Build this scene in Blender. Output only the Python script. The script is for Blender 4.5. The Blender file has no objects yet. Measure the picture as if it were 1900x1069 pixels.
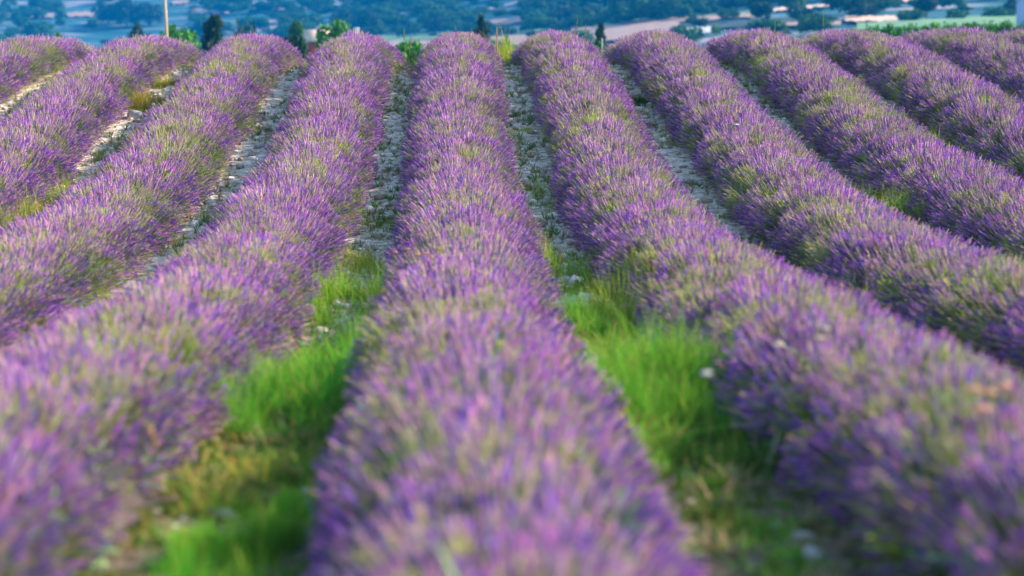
import bpy, math, random
import numpy as np
from mathutils import Vector, Matrix, Quaternion, Euler

# ------------------------------------------------------------------ camera, world, sun, exposure
rng = np.random.default_rng(7)
random.seed(7)
SC = bpy.context.scene
COL = SC.collection
FPX = 3694.0
PITCH = math.atan(614.5 / FPX)
YAW = math.atan(112.0 / FPX)
CAM = Vector((0, 0, 1.6))
cam_data = bpy.data.cameras.new("camera")
cam = bpy.data.objects.new("camera", cam_data)
COL.objects.link(cam)
cam.location = CAM
cam.rotation_euler = (math.pi / 2 - PITCH, 0, -YAW)
cam_data.sensor_width = 36
cam_data.lens = FPX / 1900 * 36
cam_data.clip_start = 0.05
cam_data.clip_end = 20000
cam_data.dof.use_dof = True
cam_data.dof.focus_distance = 22.0
cam_data.dof.aperture_fstop = 1.7
SC.camera = cam

SUN_AZ = math.radians(84)      # from +Y (view direction) towards +X (right)
SUN_EL = math.radians(31)
world = bpy.data.worlds.new("World")
SC.world = world
world.use_nodes = True
wn = world.node_tree.nodes
sky = wn.new('ShaderNodeTexSky')
sky.sky_type = 'NISHITA'
sky.sun_disc = False
sky.sun_elevation = SUN_EL
sky.sun_rotation = SUN_AZ
sky.air_density = 1.3
sky.dust_density = 0.6
sky.ozone_density = 2.0
wn['Background'].inputs['Strength'].default_value = 0.13
world.node_tree.links.new(sky.outputs[0], wn['Background'].inputs['Color'])
sl = bpy.data.lights.new("sun", 'SUN')
sl.energy = 4.6
sl.angle = math.radians(0.6)
sl.color = (1.0, 0.80, 0.68)
so = bpy.data.objects.new("sun", sl)
COL.objects.link(so)
sd = Vector((math.sin(SUN_AZ) * math.cos(SUN_EL), math.cos(SUN_AZ) * math.cos(SUN_EL), math.sin(SUN_EL)))
so.rotation_euler = sd.to_track_quat('Z', 'Y').to_euler()
so.location = (20, -20, 40)
SC.view_settings.view_transform = 'Standard'
SC.view_settings.look = 'None'
SC.view_settings.gamma = 1
SC.view_settings.use_curve_mapping = False
SC.view_settings.exposure = 1.38
SC.cycles.max_bounces = 6
SC.cycles.diffuse_bounces = 3
SC.cycles.volume_bounces = 1
SC.cycles.transparent_max_bounces = 4
SC.cycles.transmission_bounces = 3
SC.cycles.glossy_bounces = 2
SC.cycles.use_denoising = True
SC.render.threads_mode = 'AUTO'

CROT = cam.rotation_euler.to_matrix()


def ray(px, py):
    return (CROT @ Vector(((px - 950) / FPX, -(py - 534.5) / FPX, -1))).normalized()


# ------------------------------------------------------------------ terrain shape
PY = np.array([-12, 0.0, 3.0, 5.4, 8.44, 13.1, 17, 19.7, 23.5, 26.9, 29.6, 31.3, 33.5, 36, 42, 60, 90])
PZ = np.array([-1.2, -1.42, -1.58, -1.73, -2.02, -2.42, -2.56, -2.535, -2.30, -2.01, -1.81, -1.735, -1.82, -2.09, -2.9, -5.6, -8.5])


def _pchip(x, xs, ys):
    x = np.asarray(x, float)
    h = np.diff(xs); d = np.diff(ys) / h
    m = np.zeros(len(xs))
    for i in range(1, len(xs) - 1):
        if d[i - 1] * d[i] > 0:
            m[i] = 2 * d[i - 1] * d[i] / (d[i - 1] + d[i])
    m[0] = d[0]; m[-1] = d[-1]
    i = np.clip(np.searchsorted(xs, x) - 1, 0, len(xs) - 2)
    t = np.clip((x - xs[i]) / h[i], 0, 1)
    return (ys[i] * (1 + 2 * t) * (1 - t) ** 2 + m[i] * h[i] * t * (1 - t) ** 2
            + ys[i + 1] * t * t * (3 - 2 * t) + m[i + 1] * h[i] * t * t * (t - 1))


def sstep(a, b, x):
    t = np.clip((np.asarray(x, float) - a) / (b - a), 0, 1)
    return t * t * (3 - 2 * t)


def ground(x, y):
    """height of the land; works on numbers and arrays"""
    x = np.asarray(x, float); y = np.asarray(y, float)
    near = _pchip(y, PY, PZ) + 0.008 * np.clip(x, -30, 30)
    yy = np.maximum(y, 1.0)
    az = x / np.maximum(yy, 30.0)
    s = 0.5 + 0.5 * np.tanh((az - 0.03) / 0.13)            # 0 left, 1 right
    floor = -36 * (1 - s) - 12.0 * s
    y0 = 880 * (1 - s) + 470 * s
    a = sstep(55, 260, y)
    far = -6 * (1 - a) + floor * a
    rise = np.maximum(yy - y0, 0)
    far = far + 0.055 * rise * (1 - np.exp(-rise / 120.0)) * np.exp(-rise / 2600.0)
    far = far + 2.2 * np.sin(x / 47.0 + 1.3) * np.sin(yy / 61.0) * sstep(420, 900, yy)
    b = sstep(45, 85, y)
    return near * (1 - b) + far * b + CAM.z


def _march(px, py, lift, t0, ratio=1.006):
    d = ray(px, py)
    t = t0 * ratio ** np.arange(int(math.log(6500 / t0) / math.log(ratio)))
    gap = CAM.z + d.z * t - ground(d.x * t, d.y * t) - lift
    w = np.nonzero(gap <= 0)[0]
    if len(w) == 0: return None
    i = w[0]
    if i == 0: tt = t[0]
    else: tt = t[i - 1] + (t[i] - t[i - 1]) * gap[i - 1] / (gap[i - 1] - gap[i])
    x, y = d.x * tt, d.y * tt
    return Vector((x, y, float(ground(x, y))))


def pick(px, py, lift=0.0):
    """land seen at this pixel"""
    return _march(px, py, lift, 2.0)


def behind_crest(px, py):
    """first land beyond the crest of the field seen at this pixel"""
    return _march(px, py, 0.0, 60.0)


def row_x(k, y):
    y = np.asarray(y, float)
    base = 0.10 + 1.6 * k
    bend = -0.26 * max(0.0, (-k - 1.5) / 2.0) * sstep(16, 29, y)
    return base + bend + 0.03 * np.sin(y * 0.45 + k * 2.1) + 0.012 * np.sin(y * 1.9 + k)


# ------------------------------------------------------------------ object helpers
def tag(o, label=None, cat=None, group=None, kind=None):
    if label: o['label'] = label
    if cat: o['category'] = cat
    if group: o['group'] = group
    if kind: o['kind'] = kind
    return o


def link(name, data, parent=None, col=None):
    o = bpy.data.objects.new(name, data)
    (col or COL).objects.link(o)
    if parent is not None:
        o.parent = parent
    return o


def mesh_from(name, verts, faces, mat=None, cols=None, smooth=False, mats=None, midx=None):
    me = bpy.data.meshes.new(name)
    verts = np.asarray(verts, np.float32)
    me.vertices.add(len(verts))
    me.vertices.foreach_set('co', verts.ravel())
    if isinstance(faces, np.ndarray):
        n, k = faces.shape
        tot = np.full(n, k, np.int32)
        flat = faces.ravel().astype(np.int32)
    else:
        tot = np.array([len(f) for f in faces], np.int32)
        flat = np.array([i for f in faces for i in f], np.int32)
        n = len(faces)
    me.loops.add(len(flat))
    me.loops.foreach_set('vertex_index', flat)
    me.polygons.add(n)
    st = np.zeros(n, np.int32); st[1:] = np.cumsum(tot)[:-1]
    me.polygons.foreach_set('loop_start', st)
    me.polygons.foreach_set('loop_total', tot)
    if smooth:
        me.polygons.foreach_set('use_smooth', np.ones(n, bool))
    for m in (mats or ([mat] if mat else [])):
        me.materials.append(m)
    if midx is not None:
        me.polygons.foreach_set('material_index', np.asarray(midx, np.int32))
    if cols is not None:
        a = me.color_attributes.new('Col', 'FLOAT_COLOR', 'POINT')
        c = np.ones((len(verts), 4), np.float32); c[:, :3] = cols
        a.data.foreach_set('color', c.ravel())
    me.update(calc_edges=True)
    me.validate()
    return me


class MB:
    """collects geometry with one colour per vertex"""
    def __init__(s):
        s.v = []; s.f = []; s.c = []; s.n = 0

    def add(s, v, f, c):
        v = np.asarray(v, float)
        s.v.append(v)
        for q in f:
            s.f.append(tuple(i + s.n for i in q))
        cc = np.empty((len(v), 3)); cc[:] = c
        s.c.append(cc)
        s.n += len(v)

    def tube(s, pts, rad, c, n=4, cap=True):
        pts = [Vector(p) for p in pts]
        if not hasattr(rad, '__len__'): rad = [rad] * len(pts)
        vs = []; fs = []
        for i, p in enumerate(pts):
            d = (pts[min(i + 1, len(pts) - 1)] - pts[max(i - 1, 0)]).normalized()
            a = d.cross(Vector((0.31, 0.95, 0.07))).normalized(); b = d.cross(a)
            for j in range(n):
                t = 2 * math.pi * j / n
                vs.append(p + (a * math.cos(t) + b * math.sin(t)) * rad[i])
        for i in range(len(pts) - 1):
            for j in range(n):
                k = (j + 1) % n
                fs.append((i * n + j, i * n + k, (i + 1) * n + k, (i + 1) * n + j))
        if cap:
            fs.append(tuple(range(n))[::-1]); fs.append(tuple(range((len(pts) - 1) * n, len(pts) * n)))
        s.add(vs, fs, c)

    def box(s, x0, x1, y0, y1, z0, z1, c):
        v = [(x, y, z) for z in (z0, z1) for y in (y0, y1) for x in (x0, x1)]
        f = [(0, 2, 3, 1), (4, 5, 7, 6), (0, 1, 5, 4), (2, 6, 7, 3), (1, 3, 7, 5), (0, 4, 6, 2)]
        s.add(v, f, c)

    def mesh(s, name, mat, smooth=False):
        return mesh_from(name, np.concatenate(s.v), s.f, mat, np.concatenate(s.c), smooth)

    def build(s, name, mat, parent=None, smooth=False):
        return link(name, s.mesh(name, mat, smooth), parent)


# ------------------------------------------------------------------ materials
def new_mat(name):
    m = bpy.data.materials.new(name)
    m.use_nodes = True
    m.node_tree.nodes.clear()
    return m, m.node_tree.nodes, m.node_tree.links


def plant_mat(name, transl=0.25, jitter=0.5, tint_attr=False, rough=0.6, spec=0.15):
    """vertex colour of the plant, varied per tuft, with light passing through thin tissue"""
    m, N, L = new_mat(name)
    out = N.new('ShaderNodeOutputMaterial')
    at = N.new('ShaderNodeAttribute'); at.attribute_name = 'Col'
    oi = N.new('ShaderNodeObjectInfo')
    hs = N.new('ShaderNodeHueSaturation')
    mr = N.new('ShaderNodeMapRange')
    mr.inputs['To Min'].default_value = 1 - jitter * 0.5
    mr.inputs['To Max'].default_value = 1 + jitter * 0.5
    L.new(oi.outputs['Random'], mr.inputs['Value'])
    L.new(mr.outputs[0], hs.inputs['Value'])
    mh = N.new('ShaderNodeMapRange')
    mh.inputs['To Min'].default_value = 0.485; mh.inputs['To Max'].default_value = 0.515
    ml = N.new('ShaderNodeMath'); ml.operation = 'FRACT'
    mm = N.new('ShaderNodeMath'); mm.operation = 'MULTIPLY'; mm.inputs[1].default_value = 7.31
    L.new(oi.outputs['Random'], mm.inputs[0]); L.new(mm.outputs[0], ml.inputs[0]); L.new(ml.outputs[0], mh.inputs['Value'])
    L.new(mh.outputs[0], hs.inputs['Hue'])
    L.new(at.outputs['Color'], hs.inputs['Color'])
    col = hs.outputs[0]
    if tint_attr:
        ta = N.new('ShaderNodeAttribute'); ta.attribute_type = 'INSTANCER'; ta.attribute_name = 'tint'
        mx = N.new('ShaderNodeMixRGB'); mx.blend_type = 'MIX'
        L.new(ta.outputs['Fac'], mx.inputs['Fac'])
        L.new(col, mx.inputs['Color1']); mx.inputs['Color2'].default_value = (0.42, 0.50, 0.12, 1)
        col = mx.outputs[0]
    p = N.new('ShaderNodeBsdfPrincipled')
    p.inputs['Roughness'].default_value = rough
    p.inputs['Specular IOR Level'].default_value = spec
    L.new(col, p.inputs['Base Color'])
    if transl > 0:
        t = N.new('ShaderNodeBsdfTranslucent')
        L.new(col, t.inputs['Color'])
        x = N.new('ShaderNodeMixShader'); x.inputs[0].default_value = transl
        L.new(p.outputs[0], x.inputs[1]); L.new(t.outputs[0], x.inputs[2])
        L.new(x.outputs[0], out.inputs['Surface'])
    else:
        L.new(p.outputs[0], out.inputs['Surface'])
    return m


def noise_mat(name, ramp, scale=8.0, detail=8, bump=0.3, bscale=40.0, rough=0.9, dist=0.02, coord='Object'):
    m, N, L = new_mat(name)
    out = N.new('ShaderNodeOutputMaterial')
    p = N.new('ShaderNodeBsdfPrincipled'); p.inputs['Roughness'].default_value = rough
    p.inputs['Specular IOR Level'].default_value = 0.2
    tc = N.new('ShaderNodeTexCoord')
    n = N.new('ShaderNodeTexNoise'); n.inputs['Scale'].default_value = scale; n.inputs['Detail'].default_value = detail
    n.inputs['Roughness'].default_value = 0.65
    L.new(tc.outputs[coord], n.inputs['Vector'])
    r = N.new('ShaderNodeValToRGB')
    while len(r.color_ramp.elements) < len(ramp): r.color_ramp.elements.new(0.5)
    for e, (q, c) in zip(r.color_ramp.elements, ramp):
        e.position = q; e.color = (*c, 1)
    L.new(n.outputs['Fac'], r.inputs[0])
    L.new(r.outputs[0], p.inputs['Base Color'])
    if bump:
        n2 = N.new('ShaderNodeTexNoise'); n2.inputs['Scale'].default_value = bscale; n2.inputs['Detail'].default_value = 6
        L.new(tc.outputs[coord], n2.inputs['Vector'])
        b = N.new('ShaderNodeBump'); b.inputs['Strength'].default_value = bump; b.inputs['Distance'].default_value = dist
        L.new(n2.outputs['Fac'], b.inputs['Height']); L.new(b.outputs[0], p.inputs['Normal'])
    L.new(p.outputs[0], out.inputs['Surface'])
    return m


M_LAV = plant_mat('lavender_flowers', 0.22, 0.55, True)
M_LEAF = plant_mat('lavender_leaves', 0.15, 0.5)
M_GRASS = plant_mat('grass_blades', 0.45, 0.3)
M_TREE = plant_mat('tree_leaves', 0.18, 0.4)
M_STONE = plant_mat('limestone', 0.0, 0.3, rough=0.9)
M_BARK = noise_mat('bark', [(0.3, (0.08, 0.06, 0.045)), (0.7, (0.2, 0.16, 0.12))], 6, bscale=12, bump=0.6)
M_POLE = noise_mat('weathered_pole_wood', [(0.3, (0.42, 0.30, 0.17)), (0.7, (0.62, 0.47, 0.28))], 5, bscale=20, bump=0.4)
M_SOIL = noise_mat('stony_soil', [(0.30, (0.14, 0.10, 0.07)), (0.42, (0.42, 0.34, 0.24)), (0.52, (0.66, 0.58, 0.45)), (0.66, (0.80, 0.75, 0.64))],
                   9, 10, bump=0.9, bscale=30, dist=0.03)
_n, _l = M_SOIL.node_tree.nodes, M_SOIL.node_tree.links
_p = [n for n in _n if n.type == 'BSDF_PRINCIPLED'][0]; _r = [n for n in _n if n.type == 'VALTORGB'][0]
_tc = [n for n in _n if n.type == 'TEX_COORD'][0]
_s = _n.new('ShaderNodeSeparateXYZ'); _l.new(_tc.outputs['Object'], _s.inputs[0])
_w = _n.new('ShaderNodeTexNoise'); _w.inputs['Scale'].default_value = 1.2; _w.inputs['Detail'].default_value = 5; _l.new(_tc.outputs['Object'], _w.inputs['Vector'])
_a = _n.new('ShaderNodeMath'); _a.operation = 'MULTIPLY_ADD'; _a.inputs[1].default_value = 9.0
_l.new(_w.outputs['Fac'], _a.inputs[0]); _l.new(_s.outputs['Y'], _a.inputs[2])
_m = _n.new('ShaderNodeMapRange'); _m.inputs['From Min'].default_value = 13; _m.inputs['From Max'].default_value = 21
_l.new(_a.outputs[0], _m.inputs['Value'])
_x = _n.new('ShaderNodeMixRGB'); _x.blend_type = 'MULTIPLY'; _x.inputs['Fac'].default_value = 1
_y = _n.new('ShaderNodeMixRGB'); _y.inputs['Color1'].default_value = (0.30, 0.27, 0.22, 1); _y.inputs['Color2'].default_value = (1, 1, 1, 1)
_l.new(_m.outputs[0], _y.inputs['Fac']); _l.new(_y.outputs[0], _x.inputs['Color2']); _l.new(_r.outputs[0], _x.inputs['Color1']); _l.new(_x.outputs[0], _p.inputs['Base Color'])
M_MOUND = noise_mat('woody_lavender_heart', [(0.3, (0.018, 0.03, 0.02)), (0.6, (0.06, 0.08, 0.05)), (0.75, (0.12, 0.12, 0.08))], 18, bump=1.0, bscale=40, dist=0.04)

# land beyond the field: scrub tones with haze blue painted in, pale limestone scars
mt, N, L = new_mat('hillside_ground')
out = N.new('ShaderNodeOutputMaterial'); p = N.new('ShaderNodeBsdfPrincipled'); p.inputs['Roughness'].default_value = 0.95
p.inputs['Specular IOR Level'].default_value = 0.1
tc = N.new('ShaderNodeTexCoord'); mp = N.new('ShaderNodeMapping'); mp.inputs['Scale'].default_value = (0.02, 0.05, 0.02)
L.new(tc.outputs['Object'], mp.inputs['Vector'])
n1 = N.new('ShaderNodeTexNoise'); n1.inputs['Scale'].default_value = 1.4; n1.inputs['Detail'].default_value = 9; n1.inputs['Roughness'].default_value = 0.62
L.new(mp.outputs[0], n1.inputs['Vector'])
r1 = N.new('ShaderNodeValToRGB')
for _ in range(2): r1.color_ramp.elements.new(0.5)
for e, (q, c) in zip(r1.color_ramp.elements, [(0.35, (0.01, 0.075, 0.08)), (0.50, (0.03, 0.13, 0.145)), (0.575, (0.11, 0.19, 0.20)), (0.65, (0.42, 0.34, 0.34))]):
    e.position = q; e.color = (*c, 1)
L.new(n1.outputs['Fac'], r1.inputs[0]); L.new(r1.outputs[0], p.inputs['Base Color']); L.new(p.outputs[0], out.inputs['Surface'])
M_HILL = mt


def field_mat(name, c0, c1, scale=0.25):
    return noise_mat(name, [(0.35, c0), (0.65, c1)], scale, 8, bump=0)


M_STUBBLE = field_mat('stubble', (0.28, 0.21, 0.16), (0.46, 0.34, 0.27))
M_PALE = field_mat('pale_soil', (0.60, 0.42, 0.30), (0.85, 0.64, 0.46))
M_MEADOW = field_mat('meadow', (0.10, 0.24, 0.10), (0.22, 0.38, 0.20))
M_DARKF = field_mat('fallow', (0.03, 0.06, 0.06), (0.08, 0.12, 0.10))
M_WHITE = field_mat('plastic_cover', (0.5, 0.55, 0.56), (0.75, 0.76, 0.76))

# ------------------------------------------------------------------ land
def build_terrain():
    front = np.arange(-34, 38.01, 0.35)
    back = np.arange(42, 326.1, 8)
    ang = np.radians(np.concatenate([front, back]))
    rad = [1.5]
    while rad[-1] < 9000:
        rad.append(rad[-1] * (1.018 if 50 < rad[-1] < 3500 else 1.09))
    rad = np.array(rad)
    A, R = np.meshgrid(ang, rad)
    X = R * np.sin(A); Y = R * np.cos(A)
    Z = ground(X, Y)
    inside = (np.abs(X) < 15.5) & (Y > -7.5) & (Y < 37.5)
    Z = Z - np.where(inside, 0.45, 0.0)
    v = np.stack([X, Y, Z], -1).reshape(-1, 3)
    nr, na = A.shape
    i, j = np.meshgrid(np.arange(nr - 1), np.arange(na), indexing='ij')
    j2 = (j + 1) % na
    f = np.stack([i * na + j, (i + 1) * na + j, (i + 1) * na + j2, i * na + j2], -1).reshape(-1, 4)
    c = len(v)
    v = np.vstack([v, [[0, 0, float(ground(0, 0)) - 0.45]]])
    faces = [tuple(q) for q in f[:, ::-1]] + [(c, k, (k + 1) % na)[::-1] for k in range(na)]
    o = link('terrain', mesh_from('terrain', v, faces, M_HILL, smooth=True))
    tag(o, 'scrub covered valley and hillside beyond the lavender field', kind='structure')


def vnoise(x, y, seed=0):
    """cheap smooth value noise"""
    xi = np.floor(x).astype(int); yi = np.floor(y).astype(int)
    fx = x - xi; fy = y - yi
    fx = fx * fx * (3 - 2 * fx); fy = fy * fy * (3 - 2 * fy)
    def h(a, b):
        n = np.sin(a * 127.1 + b * 311.7 + seed * 74.7) * 43758.5453
        return n - np.floor(n)
    return ((h(xi, yi) * (1 - fx) + h(xi + 1, yi) * fx) * (1 - fy) + (h(xi, yi + 1) * (1 - fx) + h(xi + 1, yi + 1) * fx) * fy)


def soil_h(x, y):
    return 0.035 * (vnoise(x * 3, y * 3, 1) - 0.5) + 0.03 * (vnoise(x * 9, y * 9, 2) - 0.5) + 0.018 * (vnoise(x * 23, y * 23, 3) - 0.5)


def build_soil():
    xs = np.arange(-16.2, 16.21, 0.11); ys = np.arange(-8.2, 38.21, 0.11)
    X, Y = np.meshgrid(xs, ys)
    Z = ground(X, Y) + soil_h(X, Y)
    edge = np.minimum(np.minimum(X + 16.2, 16.2 - X), np.minimum(Y + 8.2, 38.2 - Y))
    Z -= 0.4 * (1 - sstep(0, 0.9, edge))
    ny, nx = X.shape
    i, j = np.meshgrid(np.arange(ny - 1), np.arange(nx - 1), indexing='ij')
    f = np.stack([i * nx + j, i * nx + j + 1, (i + 1) * nx + j + 1, (i + 1) * nx + j], -1).reshape(-1, 4)
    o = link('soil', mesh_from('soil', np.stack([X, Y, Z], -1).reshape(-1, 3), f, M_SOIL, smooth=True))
    tag(o, 'pale stony soil under the lavender rows', kind='structure')


build_terrain()
build_soil()

# ------------------------------------------------------------------ field parcels of the valley, draped on the land
def parcel(name, label, poly, mat, lift=0.35):
    """poly: two image-space edges far/near seen from the road; laid on the land as a draped sheet"""
    (x0, y0), (x1, y1), (x2, y2), (x3, y3) = poly
    nu, nv = 26, 8
    vs = []
    for b in range(nv + 1):
        t = b / nv
        for a in range(nu + 1):
            s = a / nu
            wob = (0.9 * math.sin(s * 17 + x0) + 0.8 * math.sin(s * 41 + y0 * 3 + b)) * (1 if b in (0, nv) else 0)
            px = (x0 * (1 - s) + x1 * s) * (1 - t) + (x3 * (1 - s) + x2 * s) * t
            py = (y0 * (1 - s) + y1 * s) * (1 - t) + (y3 * (1 - s) + y2 * s) * t + wob
            q = behind_crest(px, py)
            if q is None: return
            vs.append((q.x, q.y, q.z + lift))
    fs = [(b * (nu + 1) + a, b * (nu + 1) + a + 1, (b + 1) * (nu + 1) + a + 1, (b + 1) * (nu + 1) + a) for b in range(nv) for a in range(nu)]
    o = link(name, mesh_from(name, vs, [f[::-1] for f in fs], mat, smooth=True))
    tag(o, label, kind='structure')


P = parcel
P('meadow', 'long pale green meadow strip across the valley', [(690, 70), (1150, 42), (1150, 50), (690, 80)], M_MEADOW)
P('meadow', 'thin green verge rising to the right', [(1150, 38), (1400, 21), (1400, 25), (1150, 43)], M_MEADOW)
P('stubble_field', 'pinkish stubble field behind the valley trees', [(820, 44), (1020, 31), (1020, 38), (820, 56)], M_STUBBLE)
P('stubble_field', 'pinkish stubble field behind central lavender row', [(700, 82), (1060, 62), (1060, 82), (700, 96)], M_STUBBLE, 0.5)
P('stubble_field', 'wide pinkish stubble field beside the small conifer', [(1060, 56), (1260, 44), (1260, 78), (1060, 82)], M_STUBBLE, 0.7)
P('stubble_field', 'pinkish strip above the dark fallow land', [(1160, 43), (1400, 26), (1400, 34), (1160, 52)], M_STUBBLE, 0.5)
P('fallow_field', 'dark fallow field behind the right lavender rows', [(1250, 47), (1480, 36), (1480, 50), (1250, 59)], M_DARKF, 0.45)
P('plastic_cover', 'white sheeting laid over a field bed', [(1258, 59), (1322, 57), (1322, 68), (1258, 70)], M_WHITE, 0.9)
P('pale_track', 'bright strip of bare soil on the right slope', [(1435, 19), (1548, 10), (1548, 15), (1435, 25)], M_PALE, 0.6)
P('pale_track', 'short bright strip of bare soil between trees', [(1563, 8), (1586, 6), (1586, 12), (1563, 14)], M_PALE, 0.6)
P('pale_track', 'bright strip of bare soil at the top right', [(1620, 5), (1692, 0), (1692, 6), (1620, 10)], M_PALE, 0.6)
P('pale_track', 'bright bar of bare soil left of the green trees', [(1568, 37), (1666, 36), (1666, 46), (1568, 46)], M_PALE, 0.8)
P('pale_track', 'narrow tan strip above the right lavender rows', [(1400, 49), (1560, 46), (1560, 54), (1400, 56)], M_STUBBLE, 0.9)
P('meadow', 'bright green meadow at the right edge', [(1590, 52), (1960, 33), (1960, 60), (1590, 66)], M_MEADOW, 1.1)
P('stubble_field', 'tan strip on the left behind the bushes', [(495, 37), (580, 45), (580, 54), (495, 44)], M_STUBBLE)
P('stubble_field', 'tan strip low beside the red walled house', [(560, 50), (640, 52), (640, 70), (560, 66)], M_STUBBLE, 0.6)
P('rocky_patch', 'pale rocky scar high on the left hillside', [(70, 12), (112, 10), (112, 20), (70, 22)], M_STUBBLE, 0.9)
P('rocky_patch', 'pale rocky scar low on the left hillside', [(10, 28), (100, 27), (100, 35), (10, 37)], M_STUBBLE, 0.9)
P('rocky_patch', 'pale rocky scar beside the large blue bush', [(125, 26), (175, 24), (175, 33), (125, 34)], M_STUBBLE, 0.9)
P('rocky_patch', 'bright rocky scar right of the pole', [(355, 19), (425, 20), (425, 27), (355, 27)], M_PALE, 0.9)
P('rocky_patch', 'long thin rocky scar on the blue hillside', [(482, 15), (568, 18), (568, 23), (482, 20)], M_STUBBLE, 0.9)
P('rocky_patch', 'small white rocky scar on the blue hillside', [(664, 17), (686, 14), (686, 20), (664, 24)], M_WHITE, 0.9)
P('rocky_patch', 'faint rocky scar near the top left of the pole', [(320, 5), (350, 3), (350, 9), (320, 11)], M_STUBBLE, 0.9)

# ------------------------------------------------------------------ trees of the valley
def crown_mesh(name, kind, n, seed):
    r = np.random.default_rng(seed)
    mb = MB()
    V = []; F = []; C = []
    blobs = []
    if kind == 'conifer':
        for i in range(14):
            t = i / 13
            blobs.append((r.normal(0, 0.05), r.normal(0, 0.05), 0.08 + 0.88 * t, 0.30 * (1 - t) ** 0.8 + 0.05, 0.09))
    elif kind == 'tall':
        for i in range(11):
            t = i / 10
            blobs.append((r.normal(0, 0.10), r.normal(0, 0.10), 0.12 + 0.78 * t, 0.20 * math.sin(math.pi * (0.22 + 0.58 * t)) + 0.07, 0.12))
    elif kind == 'wide':
        for i in range(16):
            a = r.uniform(0, 6.28); q = math.sqrt(r.uniform(0, 1)) * 0.75
            blobs.append((q * math.cos(a), q * math.sin(a), 0.30 + r.uniform(0, 0.45) * (1 - q * q), 0.27, 0.24))
    else:
        for i in range(12):
            a = r.uniform(0, 6.28); q = math.sqrt(r.uniform(0, 1)) * 0.33
            blobs.append((q * math.cos(a), q * math.sin(a), 0.32 + r.uniform(0, 0.5) * (1 - q), 0.20, 0.18))
    for i in range(n):
        bx, by, bz, br, bh = blobs[r.integers(len(blobs))]
        d = r.normal(size=3); d /= np.linalg.norm(d)
        rr = r.uniform(0.55, 1.05)
        p = np.array([bx, by, bz]) + d * np.array([br, br, bh]) * rr
        p[2] = max(p[2], 0.02)
        s = r.uniform(0.034, 0.068)
        a = r.normal(size=3) + d * 0.4; a /= np.linalg.norm(a)
        b = np.cross(a, d); b /= np.linalg.norm(b) + 1e-6
        k = len(V)
        V += [p - a * s, p + b * s * 0.6, p + a * s, p - b * s * 0.6]
        F.append((k, k + 1, k + 2, k + 3))
        g = r.uniform(0.6, 1.3)
        col = np.array([0.022, 0.11, 0.03]) * g + np.array([0.012, 0.02, 0]) * r.uniform(0, 1)
        C += [col] * 4
    V = np.array(V)
    V[:, 2] /= np.percentile(V[:, 2], 99.3)
    V[:, :2] /= 2 * np.percentile(np.abs(V[:, :2]).max(1), 97)
    return mesh_from(name, V, F, M_TREE, np.array(C))


CROWNS = {
    'round': [crown_mesh('crown_round', 'round', 1500, s) for s in (1, 2, 3)],
    'wide': [crown_mesh('crown_wide', 'wide', 2000, s) for s in (4, 5)],
    'tall': [crown_mesh('crown_tall', 'tall', 1300, s) for s in (6, 7)],
    'conifer': [crown_mesh('crown_conifer', 'conifer', 1300, 8)],
}
VIVID = {}
for kk, ms in CROWNS.items():
    VIVID[kk] = []
    for m_ in ms:
        v_ = m_.copy(); ca = v_.color_attributes['Col']; buf = np.empty(len(v_.vertices) * 4, np.float32)
        ca.data.foreach_get('color', buf); buf = buf.reshape(-1, 4); buf[:, :3] *= np.array([2.6, 2.2, 1.5]); ca.data.foreach_set('color', buf.ravel())
        VIVID[kk].append(v_)
DARK = {}
for kk, ms in CROWNS.items():
    DARK[kk] = []
    for m_ in ms:
        v_ = m_.copy(); ca = v_.color_attributes['Col']; buf = np.empty(len(v_.vertices) * 4, np.float32)
        ca.data.foreach_get('color', buf); buf = buf.reshape(-1, 4); buf[:, :3] *= 0.4; ca.data.foreach_set('color', buf.ravel())
        DARK[kk].append(v_)
tk = MB()
tk.tube([(0, 0, -0.05), (0.01, 0, 0.2), (0, 0.01, 0.45), (0.01, 0, 0.7)], [0.035, 0.028, 0.02, 0.008], (1, 1, 1), 6)
for a in (0.4, 1.9, 3.4, 4.9):
    tk.tube([(0, 0, 0.25 + a * 0.03), (0.1 * math.cos(a), 0.1 * math.sin(a), 0.42 + a * 0.03), (0.2 * math.cos(a), 0.2 * math.sin(a), 0.6)], [0.014, 0.009, 0.004], (1, 1, 1), 4)
TRUNK = tk.mesh('trunk', M_BARK)
tree_n = 0


def tree(name, label, cat, pos, h, w, kind, group=None):
    global tree_n
    tree_n += 1
    e = link(name, None)
    e.location = pos
    sx = w
    hc = min(h, max(w * {'round': 1.15, 'wide': 0.8, 'tall': 2.6, 'conifer': 2.4}[kind], 0.45 * h))
    e.rotation_euler = (0, 0, random.uniform(0, 6.28))
    tag(e, label, cat, group)
    src_ = VIVID if name in ('green_bush', 'hedge_bush', 'green_tree') else (DARK if 'dark' in label else CROWNS)
    c = link('crown', src_[kind][tree_n % len(src_[kind])], e)
    c.scale = (sx, sx, hc); c.location.z = h - hc
    t = link('trunk', TRUNK, e)
    t.scale = (min(sx, h), min(sx, h), h - hc * 0.3)
    return e


def px_z(px, py, dist):
    """height of a sight line at this ground distance"""
    d = ray(px, py)
    k = dist / math.hypot(d.x, d.y)
    return CAM + d * k


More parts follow.
